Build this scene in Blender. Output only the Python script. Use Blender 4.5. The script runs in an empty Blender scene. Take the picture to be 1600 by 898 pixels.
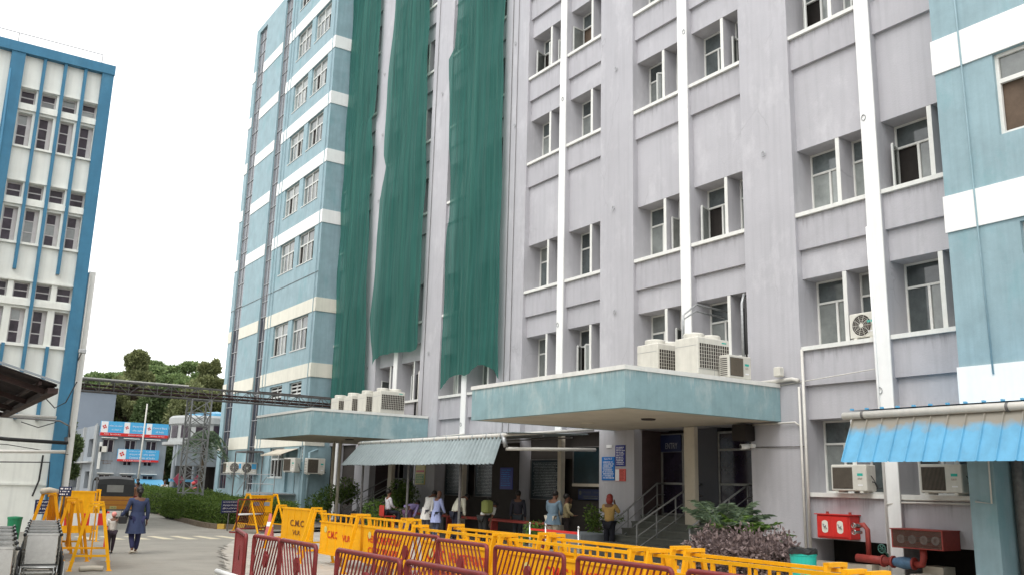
import bpy, math, random
import numpy as np
from mathutils import Vector, Matrix
R = math.radians
sc = bpy.context.scene
COL = sc.collection
random.seed(7)

# ------------------------------------------------------------------ materials
def _new(name):
    m = bpy.data.materials.new(name); m.use_nodes = True
    nt = m.node_tree; b = nt.nodes['Principled BSDF']
    return m, nt, b

def mat(name, col, rough=.7, metal=0., var=.12, scale=3., streak=0., patch=None, bump=.0, bscale=60., spec=.4, grime=0., topstain=None, crack=0., vary=0.):
    """procedural surface: base colour with fine noise, optional rain streaks and pale patches"""
    m, nt, b = _new(name); L = nt.links; N = nt.nodes
    tc = N.new('ShaderNodeTexCoord')
    n1 = N.new('ShaderNodeTexNoise'); n1.inputs['Scale'].default_value = scale; n1.inputs['Detail'].default_value = 6
    n1.inputs['Roughness'].default_value = .65
    L.new(tc.outputs['Object'], n1.inputs['Vector'])
    r1 = N.new('ShaderNodeValToRGB')
    c = list(col)
    r1.color_ramp.elements[0].position = .3; r1.color_ramp.elements[1].position = .7
    r1.color_ramp.elements[0].color = [x*(1-var) for x in c] + [1]
    r1.color_ramp.elements[1].color = [min(1, x*(1+var)) for x in c] + [1]
    L.new(n1.outputs['Fac'], r1.inputs['Fac'])
    out = r1.outputs['Color']
    if streak:
        mp = N.new('ShaderNodeMapping'); mp.inputs['Scale'].default_value = (4.5, 4.5, .22)
        L.new(tc.outputs['Object'], mp.inputs['Vector'])
        n2 = N.new('ShaderNodeTexNoise'); n2.inputs['Scale'].default_value = 1.6; n2.inputs['Detail'].default_value = 5
        L.new(mp.outputs['Vector'], n2.inputs['Vector'])
        r2 = N.new('ShaderNodeValToRGB'); r2.color_ramp.elements[0].position = .45; r2.color_ramp.elements[1].position = .72
        L.new(n2.outputs['Fac'], r2.inputs['Fac'])
        ml = N.new('ShaderNodeMath'); ml.operation = 'MULTIPLY'; ml.inputs[1].default_value = streak
        L.new(r2.outputs['Color'], ml.inputs[0])
        mx = N.new('ShaderNodeMix'); mx.data_type = 'RGBA'
        L.new(ml.outputs[0], mx.inputs['Factor']); L.new(out, mx.inputs['A'])
        mx.inputs['B'].default_value = [x*.55 for x in c] + [1]
        out = mx.outputs['Result']
    if patch:
        mp3 = N.new('ShaderNodeMapping'); mp3.inputs['Scale'].default_value = (1, 1, .55)
        L.new(tc.outputs['Object'], mp3.inputs['Vector'])
        n3 = N.new('ShaderNodeTexNoise'); n3.inputs['Scale'].default_value = .85; n3.inputs['Detail'].default_value = 7; n3.inputs['Roughness'].default_value = .7
        L.new(mp3.outputs['Vector'], n3.inputs['Vector'])
        r3 = N.new('ShaderNodeValToRGB'); r3.color_ramp.elements[0].position = .52; r3.color_ramp.elements[1].position = .66
        L.new(n3.outputs['Fac'], r3.inputs['Fac'])
        ml = N.new('ShaderNodeMath'); ml.operation = 'MULTIPLY'; ml.inputs[1].default_value = patch[1]
        L.new(r3.outputs['Color'], ml.inputs[0])
        mx = N.new('ShaderNodeMix'); mx.data_type = 'RGBA'
        L.new(ml.outputs[0], mx.inputs['Factor']); L.new(out, mx.inputs['A'])
        mx.inputs['B'].default_value = list(patch[0]) + [1]
        out = mx.outputs['Result']
    if grime:
        n4 = N.new('ShaderNodeTexNoise'); n4.inputs['Scale'].default_value = scale*5; n4.inputs['Detail'].default_value = 8; n4.inputs['Roughness'].default_value = .75
        L.new(tc.outputs['Object'], n4.inputs['Vector'])
        r4 = N.new('ShaderNodeValToRGB'); r4.color_ramp.elements[0].position = .55; r4.color_ramp.elements[1].position = .75
        L.new(n4.outputs['Fac'], r4.inputs['Fac'])
        ml = N.new('ShaderNodeMath'); ml.operation = 'MULTIPLY'; ml.inputs[1].default_value = grime
        L.new(r4.outputs['Color'], ml.inputs[0])
        mx = N.new('ShaderNodeMix'); mx.data_type = 'RGBA'
        L.new(ml.outputs[0], mx.inputs['Factor']); L.new(out, mx.inputs['A'])
        mx.inputs['B'].default_value = (.13, .105, .08, 1)
        out = mx.outputs['Result']
    if topstain:      # rain runs that start at the top edge of the piece and thin out downwards
        mp5 = N.new('ShaderNodeMapping'); mp5.inputs['Scale'].default_value = (6, 6, .5); L.new(tc.outputs['Object'], mp5.inputs['Vector'])
        n5 = N.new('ShaderNodeTexNoise'); n5.inputs['Scale'].default_value = 1.3; n5.inputs['Detail'].default_value = 6; n5.inputs['Roughness'].default_value = .7; L.new(mp5.outputs['Vector'], n5.inputs['Vector'])
        sx = N.new('ShaderNodeSeparateXYZ'); L.new(tc.outputs['Generated'], sx.inputs[0])
        ma = N.new('ShaderNodeMath'); ma.operation = 'MULTIPLY_ADD'; ma.inputs[1].default_value = topstain[2]; ma.inputs[2].default_value = -topstain[2]*.95; L.new(sx.outputs['Z'], ma.inputs[0])
        mb_ = N.new('ShaderNodeMath'); mb_.operation = 'ADD'; L.new(ma.outputs[0], mb_.inputs[0]); L.new(n5.outputs['Fac'], mb_.inputs[1])
        r5 = N.new('ShaderNodeMapRange'); r5.inputs['From Min'].default_value = .44; r5.inputs['From Max'].default_value = .66; r5.inputs['To Max'].default_value = topstain[1]; L.new(mb_.outputs[0], r5.inputs['Value'])
        mx = N.new('ShaderNodeMix'); mx.data_type = 'RGBA'; L.new(r5.outputs[0], mx.inputs['Factor']); L.new(out, mx.inputs['A']); mx.inputs['B'].default_value = list(topstain[0]) + [1]
        out = mx.outputs['Result']
    if crack:
        nd = N.new('ShaderNodeTexNoise'); nd.inputs['Scale'].default_value = 1.1; nd.inputs['Detail'].default_value = 5; L.new(tc.outputs['Object'], nd.inputs['Vector'])
        mv = N.new('ShaderNodeMix'); mv.data_type = 'VECTOR'; mv.inputs['Factor'].default_value = .35; L.new(tc.outputs['Object'], mv.inputs['A']); L.new(nd.outputs['Color'], mv.inputs['B'])
        mp6 = N.new('ShaderNodeMapping'); mp6.inputs['Scale'].default_value = (1, 1, .35); L.new(mv.outputs['Result'], mp6.inputs['Vector'])
        vo = N.new('ShaderNodeTexVoronoi'); vo.feature = 'DISTANCE_TO_EDGE'; vo.inputs['Scale'].default_value = .75; L.new(mp6.outputs['Vector'], vo.inputs['Vector'])
        rv = N.new('ShaderNodeMapRange'); rv.inputs['From Min'].default_value = .006; rv.inputs['From Max'].default_value = .0; L.new(vo.outputs['Distance'], rv.inputs['Value'])
        nm_ = N.new('ShaderNodeTexNoise'); nm_.inputs['Scale'].default_value = .5; L.new(tc.outputs['Object'], nm_.inputs['Vector'])
        rm = N.new('ShaderNodeMapRange'); rm.inputs['From Min'].default_value = .52; rm.inputs['From Max'].default_value = .6; rm.inputs['To Max'].default_value = crack; L.new(nm_.outputs['Fac'], rm.inputs['Value'])
        mm = N.new('ShaderNodeMath'); mm.operation = 'MULTIPLY'; L.new(rv.outputs[0], mm.inputs[0]); L.new(rm.outputs[0], mm.inputs[1])
        mx = N.new('ShaderNodeMix'); mx.data_type = 'RGBA'; L.new(mm.outputs[0], mx.inputs['Factor']); L.new(out, mx.inputs['A']); mx.inputs['B'].default_value = (.12, .11, .12, 1)
        out = mx.outputs['Result']
    if vary:          # every piece a little lighter or darker than the next
        oi = N.new('ShaderNodeObjectInfo'); rr_ = N.new('ShaderNodeMapRange'); rr_.inputs['To Min'].default_value = 1-vary; rr_.inputs['To Max'].default_value = 1+vary; L.new(oi.outputs['Random'], rr_.inputs['Value'])
        hv_ = N.new('ShaderNodeHueSaturation'); L.new(rr_.outputs[0], hv_.inputs['Value']); L.new(out, hv_.inputs['Color']); out = hv_.outputs['Color']
    L.new(out, b.inputs['Base Color'])
    b.inputs['Roughness'].default_value = rough; b.inputs['Metallic'].default_value = metal
    b.inputs['Specular IOR Level'].default_value = spec
    if bump:
        nb = N.new('ShaderNodeTexNoise'); nb.inputs['Scale'].default_value = bscale; nb.inputs['Detail'].default_value = 4
        L.new(tc.outputs['Object'], nb.inputs['Vector'])
        bp = N.new('ShaderNodeBump'); bp.inputs['Strength'].default_value = bump; bp.inputs['Distance'].default_value = .02
        L.new(nb.outputs['Fac'], bp.inputs['Height']); L.new(bp.outputs['Normal'], b.inputs['Normal'])
    return m

def emat(name, col, s):
    m, nt, b = _new(name)
    b.inputs['Base Color'].default_value = (*col, 1); b.inputs['Emission Color'].default_value = (*col, 1)
    b.inputs['Emission Strength'].default_value = s
    return m

def leafmat(name, c1, c2, rough=.55):
    m, nt, b = _new(name); L = nt.links; N = nt.nodes
    oi = N.new('ShaderNodeNewGeometry')
    r = N.new('ShaderNodeValToRGB'); r.color_ramp.elements[0].color = (*c1, 1); r.color_ramp.elements[1].color = (*c2, 1)
    L.new(oi.outputs['Random Per Island'], r.inputs['Fac']); L.new(r.outputs['Color'], b.inputs['Base Color'])
    b.inputs['Roughness'].default_value = rough; b.inputs['Specular IOR Level'].default_value = .25
    tr = N.new('ShaderNodeBsdfTranslucent'); L.new(r.outputs['Color'], tr.inputs['Color'])
    ms = N.new('ShaderNodeMixShader'); ms.inputs[0].default_value = .25
    L.new(b.outputs[0], ms.inputs[1]); L.new(tr.outputs[0], ms.inputs[2])
    L.new(ms.outputs[0], N['Material Output'].inputs['Surface'])
    return m

M = {}
M['grey'] = mat('grey_wall_paint', (.450, .443, .466), .8, crack=.22, vary=.025, var=.05, scale=.6, streak=.18, bump=.22, bscale=26, patch=((.62, .61, .63), .42), grime=.07)
M['greysp'] = mat('grey_spandrel_paint', (.440, .432, .455), .8, topstain=((.25, .24, .25), .70, .45), vary=.04, var=.07, scale=.9, streak=.22, bump=.2, bscale=26, grime=.10)
M['slate'] = mat('shaded_slate_wall', (.075, .080, .095), .7, var=.1, scale=1)  # grey wall with the entrance shade put into its colour
M['white'] = mat('white_wall_paint', (.86, .86, .84), .7, var=.04, scale=2, streak=.13, bump=.1)
M['trim'] = mat('white_trim_paint', (.74, .74, .70), .6, var=.06, scale=5, streak=.15, grime=.10)
M['blue'] = mat('dusty_blue_wall_paint', (.275, .395, .435), .62, var=.12, scale=1.6, streak=.26, patch=((.175, .345, .375), .55), grime=.06, bump=.15, bscale=40)
M['bluec'] = mat('canopy_blue_paint', (.25, .38, .405), .6, topstain=((.55, .60, .58), .7, .5), var=.12, scale=2.2, streak=.22, patch=((.52, .58, .56), .45), bump=.1)
M['cream'] = mat('cream_band_paint', (.74, .72, .62), .7, var=.05, scale=2, streak=.16)
M['soffit'] = mat('soffit_plaster', (.52, .47, .38), .85, var=.1, scale=1.2, grime=.2)
M['frame'] = mat('window_frame_metal', (.62, .63, .60), .45, var=.08, scale=8, grime=.15)
M['pane'] = mat('window_glass', (.08, .095, .095), .06, vary=.7, var=.5, scale=1.3, spec=.9)
M['panec'] = mat('curtained_window_glass', (.19, .205, .195), .12, vary=.45, var=.25, scale=2.2, spec=.9)
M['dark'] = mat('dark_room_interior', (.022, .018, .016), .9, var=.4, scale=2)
M['brown'] = mat('brown_room_interior', (.12, .085, .06), .85, var=.3, scale=2)
M['steel'] = mat('brushed_steel', (.62, .62, .60), .25, 1., var=.08, scale=20)
M['galv'] = mat('galvanised_steel', (.42, .43, .43), .5, .7, var=.2, scale=12, grime=.25)
M['dgalv'] = mat('weathered_angle_steel', (.16, .155, .15), .6, .4, var=.25, scale=10, grime=.4)
M['pvc'] = mat('grey_white_pvc_pipe', (.62, .60, .55), .45, var=.08, scale=6, grime=.25)
M['acbody'] = mat('ac_cream_casing', (.66, .64, .57), .5, vary=.06, var=.06, scale=5, streak=.2, grime=.18)
M['acgrill'] = mat('ac_dark_grille', (.045, .036, .03), .7, var=.2, scale=12)
M['black'] = mat('black_rubber', (.02, .02, .02), .6, var=.2)
M['yellow'] = mat('barricade_yellow_paint', (.82, .39, .005), .5, vary=.08, var=.10, scale=4, grime=.34, spec=.22)
M['yellowo'] = mat('barricade_old_yellow_paint', (.70, .31, .006), .55, var=.12, scale=5, grime=.38, spec=.2)
M['maroon'] = mat('barricade_maroon_paint', (.19, .022, .022), .42, vary=.12, var=.2, scale=6, grime=.28, spec=.4)
M['red'] = mat('fire_red_paint', (.62, .03, .025), .4, var=.1, scale=6, grime=.12)
M['rust'] = mat('red_oxide_paint', (.30, .045, .035), .55, var=.2, scale=8, grime=.3)
M['redtxt'] = mat('red_lettering', (.62, .04, .01), .5, var=.1)
M['darktxt'] = mat('brown_lettering', (.16, .05, .01), .5, var=.1)
M['whitetxt'] = mat('white_lettering', (.80, .80, .80), .5, var=.02)
M['bdeep'] = mat('deep_blue_pier_paint', (.042, .175, .29), .6, var=.12, scale=2, streak=.22, patch=((.09, .26, .38), .35), bump=.1)
M['cw'] = mat('left_block_white_paint', (.79, .80, .74), .75, var=.06, scale=1.2, streak=.20, bump=.2, grime=.05)
M['lframe'] = mat('left_window_frame_paint', (.56, .54, .54), .6, var=.08, scale=6)
M['lpane'] = mat('left_window_glass', (.050, .038, .050), .12, var=.6, scale=2.5, spec=.22)
M['navy'] = mat('navy_sign_paint', (.012, .02, .07), .45, var=.1)
M['signblue'] = mat('sign_sky_blue', (.08, .40, .70), .45, var=.04)
M['sheetblue'] = mat('blue_roof_sheet', (.11, .36, .56), .42, var=.07, scale=3, spec=.5)
M['sheetgrey'] = mat('grey_roof_sheet', (.25, .295, .30), .55, .2, var=.10, scale=5, grime=.2)
M['asphalt'] = mat('worn_asphalt', (.275, .258, .222), .85, var=.14, scale=.8, grime=.20, patch=((.20, .185, .16), .55), bump=.3, bscale=90)
M['concrete'] = mat('forecourt_concrete', (.38, .355, .325), .85, var=.12, scale=.9, grime=.10, bump=.2, bscale=60)
M['dirt'] = mat('dusty_ground', (.27, .24, .20), .95, var=.15, scale=.5, bump=.3)
M['kerb'] = mat('kerb_stone', (.17, .13, .09), .85, var=.2, scale=6)
M['kerby'] = mat('kerb_yellow_paint', (.58, .37, .07), .7, var=.15, scale=6, grime=.3)
M['zebra'] = mat('road_marking_paint', (.60, .53, .38), .7, var=.15, scale=5, grime=.25)
M['step'] = mat('grey_granite_step', (.11, .115, .10), .6, var=.15, scale=6, grime=.1)  # step colour darkened to carry the canopy shade
M['bgrey'] = mat('bank_grey_wall', (.27, .30, .325), .8, var=.1, scale=1, streak=.25, bump=.1)
M['hall'] = mat('far_slate_wall', (.22, .255, .30), .8, var=.06, scale=.5)
M['bark'] = mat('tree_bark', (.10, .075, .05), .9, var=.3, scale=6, bump=.5)
M['stem'] = mat('green_stem', (.10, .16, .05), .7, var=.2)
M['skin'] = mat('brown_skin', (.16, .075, .045), .55, var=.08, scale=10)
M['hair'] = mat('black_hair', (.012, .010, .009), .45, var=.2, scale=30)
M['teal'] = mat('teal_plastic', (.02, .42, .34), .35, var=.05)
M['cone'] = mat('faded_red_cone', (.50, .13, .12), .5, var=.15, scale=8)
M['vinyl'] = mat('rickshaw_black_canvas', (.02, .02, .018), .5, var=.3, scale=5)
M['autoy'] = mat('rickshaw_ochre_paint', (.58, .24, .02), .4, var=.1)
M['glassdim'] = mat('dim_teal_notice_glass', (.008, .022, .028), .3, var=.4, scale=2, spec=.5)  # teal glass darkened in colour for the deep shade of the shelter
M['brownwall'] = mat('shaded_brown_wall', (.040, .034, .030), .85, var=.15)  # wall colour lowered so that it carries the shade under the shelter
M['flower'] = mat('red_plastic_chair', (.45, .03, .02), .4)
def cloth(name, col): return mat(name, col, .85, var=.13, scale=9, bump=.35, bscale=25)

# green net: thin woven cloth, lets a bit of what lies behind show
def netmat():
    m, nt, b = _new('green_shade_net'); L = nt.links; N = nt.nodes
    tc = N.new('ShaderNodeTexCoord')
    mp = N.new('ShaderNodeMapping'); mp.inputs['Scale'].default_value = (3, 5, .12)
    L.new(tc.outputs['Object'], mp.inputs['Vector'])
    n = N.new('ShaderNodeTexNoise'); n.inputs['Scale'].default_value = 1.8; n.inputs['Detail'].default_value = 6
    L.new(mp.outputs['Vector'], n.inputs['Vector'])
    r = N.new('ShaderNodeValToRGB'); r.color_ramp.elements[0].position = .3; r.color_ramp.elements[1].position = .72
    r.color_ramp.elements[0].color = (.010, .085, .070, 1); r.color_ramp.elements[1].color = (.028, .158, .130, 1)
    L.new(n.outputs['Fac'], r.inputs['Fac'])
    L.new(r.outputs['Color'], b.inputs['Base Color']); b.inputs['Roughness'].default_value = .7
    b.inputs['Specular IOR Level'].default_value = .3
    tl = N.new('ShaderNodeBsdfTranslucent'); L.new(r.outputs['Color'], tl.inputs['Color'])
    m1 = N.new('ShaderNodeMixShader'); m1.inputs[0].default_value = .22
    L.new(b.outputs[0], m1.inputs[1]); L.new(tl.outputs[0], m1.inputs[2])
    tr = N.new('ShaderNodeBsdfTransparent'); tr.inputs['Color'].default_value = (.75, 1, .92, 1)
    m2 = N.new('ShaderNodeMixShader')
    n2 = N.new('ShaderNodeTexNoise'); n2.inputs['Scale'].default_value = .9; n2.inputs['Detail'].default_value = 4
    L.new(mp.outputs['Vector'], n2.inputs['Vector'])
    mr = N.new('ShaderNodeMapRange'); mr.inputs['To Min'].default_value = .06; mr.inputs['To Max'].default_value = .24
    L.new(n2.outputs['Fac'], mr.inputs['Value']); L.new(mr.outputs[0], m2.inputs[0])
    L.new(m1.outputs[0], m2.inputs[1]); L.new(tr.outputs[0], m2.inputs[2])
    L.new(m2.outputs[0], N['Material Output'].inputs['Surface'])
    return m
M['net'] = netmat()

# ------------------------------------------------------------------ mesh builder
class MB:
    def __init__(s): s.v = []; s.f = []; s.m = []; s.cur = 0
    def use(s, i): s.cur = i; return s
    def add(s, vs, fs):
        n = len(s.v); s.v += [tuple(p) for p in vs]; s.f += [tuple(i+n for i in f) for f in fs]; s.m += [s.cur]*len(fs); return s
    def quad(s, a, b, c, d): return s.add([a, b, c, d], [(0, 1, 2, 3)])
    def box(s, x0, x1, y0, y1, z0, z1):
        if x0 > x1: x0, x1 = x1, x0
        if y0 > y1: y0, y1 = y1, y0
        if z0 > z1: z0, z1 = z1, z0
        return s.add([(x0, y0, z0), (x1, y0, z0), (x1, y1, z0), (x0, y1, z0), (x0, y0, z1), (x1, y0, z1), (x1, y1, z1), (x0, y1, z1)],
                     [(0, 3, 2, 1), (4, 5, 6, 7), (0, 1, 5, 4), (1, 2, 6, 5), (2, 3, 7, 6), (3, 0, 4, 7)])
    def cbox(s, x0, x1, y0, y1, z0, z1, c=.02):
        """box with chamfered vertical and top edges"""
        if x0 > x1: x0, x1 = x1, x0
        if y0 > y1: y0, y1 = y1, y0
        c = min(c, (x1-x0)*.45, (y1-y0)*.45, (z1-z0)*.45)
        ring = [(x0+c, y0), (x1-c, y0), (x1, y0+c), (x1, y1-c), (x1-c, y1), (x0+c, y1), (x0, y1-c), (x0, y0+c)]
        cx, cy = (x0+x1)/2, (y0+y1)/2
        def ins(p, k): return (p[0]-math.copysign(min(k, abs(p[0]-cx)), p[0]-cx), p[1]-math.copysign(min(k, abs(p[1]-cy)), p[1]-cy))
        vs = [(*ins(p, c), z0) for p in ring] + [(*p, z0+c) for p in ring] + [(*p, z1-c) for p in ring] + [(*ins(p, c), z1) for p in ring]
        fs = [tuple(range(7, -1, -1)), tuple(range(24, 32))]
        for k in range(3):
            for i in range(8):
                j = (i+1) % 8; fs.append((k*8+i, k*8+j, (k+1)*8+j, (k+1)*8+i))
        return s.add(vs, fs)
    def bar(s, p, q, w, h=None, up=(0, 0, 1)):
        h = h or w; p = Vector(p); q = Vector(q); d = (q-p)
        if d.length < 1e-6: return s
        d.normalize(); up = Vector(up)
        if abs(d.dot(up)) > .98: up = Vector((1, 0, 0)) if abs(d.x) < .9 else Vector((0, 1, 0))
        a = d.cross(up).normalized(); b = a.cross(d).normalized()
        vs = []
        for c in (p, q):
            for i, j in ((-1, -1), (1, -1), (1, 1), (-1, 1)): vs.append(c + a*(i*w/2) + b*(j*h/2))
        return s.add(vs, [(0, 1, 2, 3), (7, 6, 5, 4), (0, 4, 5, 1), (1, 5, 6, 2), (2, 6, 7, 3), (3, 7, 4, 0)])
    def tube(s, pts, r, n=10, r2=None, cap=True):
        pts = [Vector(p) for p in pts]
        if r2 is None: r2 = r
        vs = []; N_ = len(pts)
        prev = None
        for i, p in enumerate(pts):
            d = (pts[min(i+1, N_-1)] - pts[max(i-1, 0)]).normalized()
            if prev is None:
                u = Vector((0, 0, 1)) if abs(d.z) < .9 else Vector((1, 0, 0))
                a = d.cross(u).normalized()
            else:
                a = (prev - d*prev.dot(d))
                a = a.normalized() if a.length > 1e-5 else d.orthogonal().normalized()
            prev = a; b = d.cross(a)
            rr = r + (r2-r)*i/max(1, N_-1)
            for k in range(n):
                t = 2*math.pi*k/n; vs.append(p + a*(rr*math.cos(t)) + b*(rr*math.sin(t)))
        fs = []
        for i in range(N_-1):
            for k in range(n):
                j = (k+1) % n; fs.append((i*n+k, i*n+j, (i+1)*n+j, (i+1)*n+k))
        if cap: fs.append(tuple(range(n-1, -1, -1))); fs.append(tuple((N_-1)*n+k for k in range(n)))
        return s.add(vs, fs)
    def lathe(s, prof, c=(0, 0, 0), n=20, axis='z', a0=0, a1=2*math.pi):
        """prof: (radius, height) pairs"""
        vs = []; full = abs(a1-a0-2*math.pi) < 1e-6; nn = n if full else n+1
        for r, h in prof:
            for k in range(nn):
                t = a0+(a1-a0)*k/n; x, y = r*math.cos(t), r*math.sin(t)
                p = (x, y, h) if axis == 'z' else ((h, x, y) if axis == 'x' else (x, h, y))
                vs.append((c[0]+p[0], c[1]+p[1], c[2]+p[2]))
        fs = []
        for i in range(len(prof)-1):
            for k in range(n):
                j = (k+1) % nn
                fs.append((i*nn+k, i*nn+j, (i+1)*nn+j, (i+1)*nn+k))
        return s.add(vs, fs)
    def disc(s, c, r, axis='x', n=20, rin=0.):
        vs = []
        for k in range(n):
            t = 2*math.pi*k/n; a, b = r*math.cos(t), r*math.sin(t)
            vs.append((c[0], c[1]+a, c[2]+b) if axis == 'x' else ((c[0]+a, c[1], c[2]+b) if axis == 'y' else (c[0]+a, c[1]+b, c[2])))
        return s.add(vs, [tuple(range(n))])
    def poly(s, pts, thick):
        """planar polygon extruded by vector thick"""
        n = len(pts); t = Vector(thick)
        vs = [Vector(p) for p in pts] + [Vector(p)+t for p in pts]
        fs = [tuple(range(n-1, -1, -1)), tuple(range(n, 2*n))] + [(i, (i+1) % n, n+(i+1) % n, n+i) for i in range(n)]
        return s.add(vs, fs)
    def ball(s, c, r, seg=14, rings=9, sc=(1, 1, 1)):
        vs = []; fs = []
        for i in range(rings+1):
            ph = math.pi*i/rings
            for k in range(seg):
                t = 2*math.pi*k/seg
                vs.append((c[0]+sc[0]*r*math.sin(ph)*math.cos(t), c[1]+sc[1]*r*math.sin(ph)*math.sin(t), c[2]+sc[2]*r*math.cos(ph)))
        for i in range(rings):
            for k in range(seg):
                j = (k+1) % seg; fs.append((i*seg+k, (i+1)*seg+k, (i+1)*seg+j, i*seg+j))
        return s.add(vs, fs)
    def xf(s, Mx):
        s.v = [tuple(Mx @ Vector(p)) for p in s.v]; return s
    def build(s, name, ms, parent=None, smooth=False, world=False, kind=None):
        off = Vector((0, 0, 0))
        if world and parent is not None:
            o = parent
            while o is not None: off += o.location; o = o.parent
        me = bpy.data.meshes.new(name)
        me.from_pydata([(p[0]-off.x, p[1]-off.y, p[2]-off.z) for p in s.v], [], s.f)
        if not isinstance(ms, (list, tuple)): ms = [ms]
        for m in ms: me.materials.append(M[m] if isinstance(m, str) else m)
        if len(ms) > 1: me.polygons.foreach_set('material_index', s.m)
        if smooth: me.polygons.foreach_set('use_smooth', [True]*len(me.polygons))
        me.update()
        o = bpy.data.objects.new(name, me); COL.objects.link(o)
        if parent is not None: o.parent = parent
        if kind: o['kind'] = kind
        return o

def tag(o, label, cat, group=None, kind=None):
    if label: o['label'] = label
    if cat: o['category'] = cat
    if group: o['group'] = group
    if kind: o['kind'] = kind
    return o
def thing(name, label, cat, loc=(0, 0, 0), rz=0., group=None):
    o = bpy.data.objects.new(name, None); COL.objects.link(o); o.location = loc; o.rotation_euler = (0, 0, rz)
    o.empty_display_size = .3
    return tag(o, label, cat, group)
def copy_tree(o, parent=None):
    c = o.copy(); COL.objects.link(c)
    if parent is not None: c.parent = parent
    for ch in [x for x in KIDS.get(o.name, [])]: pass
    return c
KIDS = {}
def dup(root, label, loc=None, rz=None, group=None, scale=None):
    def rec(o, par):
        c = o.copy(); COL.objects.link(c)
        if par is not None: c.parent = par
        for ch in list(o.children): rec(ch, c)
        return c
    c = rec(root, None); c['label'] = label
    if loc is not None: c.location = loc
    if rz is not None: c.rotation_euler = (0, 0, rz)
    if group: c['group'] = group
    if scale is not None: c.scale = scale
    return c
def struct(name, mb, m): return mb.build(name, m, kind='structure')

def text_into(mb, s, c, right, up, h, w=None, depth=.0, bold=0., align='C'):
    """letters as flat polygons: centre c, reading along right, cap height h, optional width w"""
    cu = bpy.data.curves.new('txt', 'FONT'); cu.body = s; cu.resolution_u = 2; cu.offset = bold
    ob = bpy.data.objects.new('txt', cu); me = bpy.data.meshes.new_from_object(ob)
    if len(me.vertices) == 0: return mb
    co = np.empty(len(me.vertices)*3); me.vertices.foreach_get('co', co); co = co.reshape(-1, 3)
    mn, mx = co.min(0), co.max(0); sz = mx-mn
    ky = h/sz[1] if '\n' in s or w is None or True else 1
    kx = (w/sz[0]) if w else ky
    right = Vector(right).normalized(); up = Vector(up).normalized(); c = Vector(c)
    vs = [c + right*float((p[0]-(mn[0]+mx[0])/2)*kx) + up*float((p[1]-(mn[1]+mx[1])/2)*ky) for p in co]
    fs = [tuple(p.vertices) for p in me.polygons]
    bpy.data.objects.remove(ob); bpy.data.curves.remove(cu); bpy.data.meshes.remove(me)
    return mb.add(vs, fs)

def lines_into(mb, c, right, up, w, h, rows, rnd, fill=.55):
    """rows of tiny strokes: writing too small to read in the photograph"""
    right = Vector(right).normalized(); up = Vector(up).normalized(); c = Vector(c)
    rh = h/rows
    for i in range(rows):
        y = h/2 - rh*(i+.5); x = -w/2 + rnd.random()*w*.06; end = w/2 - rnd.random()*w*.22
        while x < end:
            ww = rh*(.25+rnd.random()*.7); hh = rh*fill*(.7+rnd.random()*.3)
            p = c + right*x + up*(y-hh/2)
            mb.quad(p, p+right*ww, p+right*ww+up*hh, p+up*hh)
            x += ww + rh*(.12 + (.4 if rnd.random() < .2 else 0))
    return mb

def holes_sheet(mb, F, u0, u1, v0, v1, holes, depth):
    """flat wall in the (u,v) plane with rectangular holes and reveals; F(u,v,d) gives the point, d = depth behind the face"""
    us = sorted({u0, u1, *[h[0] for h in holes], *[h[1] for h in holes]}); vs = sorted({v0, v1, *[h[2] for h in holes], *[h[3] for h in holes]})
    us = [u for u in us if u0 <= u <= u1]; vs = [v for v in vs if v0 <= v <= v1]
    for i in range(len(us)-1):
        for j in range(len(vs)-1):
            cu, cv = (us[i]+us[i+1])/2, (vs[j]+vs[j+1])/2
            if any(h[0] < cu < h[1] and h[2] < cv < h[3] for h in holes): continue
            mb.quad(F(us[i], vs[j], 0), F(us[i+1], vs[j], 0), F(us[i+1], vs[j+1], 0), F(us[i], vs[j+1], 0))
    for a, b, c, d in holes:
        mb.quad(F(a, c, 0), F(b, c, 0), F(b, c, depth), F(a, c, depth)); mb.quad(F(a, d, 0), F(b, d, 0), F(b, d, depth), F(a, d, depth))
        mb.quad(F(a, c, 0), F(a, d, 0), F(a, d, depth), F(a, c, depth)); mb.quad(F(b, c, 0), F(b, d, 0), F(b, d, depth), F(b, c, depth))
    return mb

# camera numbers (solved from the photograph's vanishing points)
F_PX, PITCH, ROLL, YAW, EYE = 1397., .2185, .0265, -.589, 1.8
CM = Matrix.Rotation(YAW, 3, 'Z') @ Matrix.Rotation(math.pi/2+PITCH, 3, 'X') @ Matrix.Rotation(ROLL, 3, 'Z')
def seen(x, y, z, m=200):
    """is this point within the photograph's frame, with m pixels to spare (used only to leave out what never shows)"""
    c = CM.transposed() @ Vector((x, y, z-EYE))
    if c.z > -1: return False
    px = 800+F_PX*c.x/-c.z; py = 449-F_PX*c.y/-c.z
    return -m < px < 1600+m and -m < py < 898+m
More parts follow.
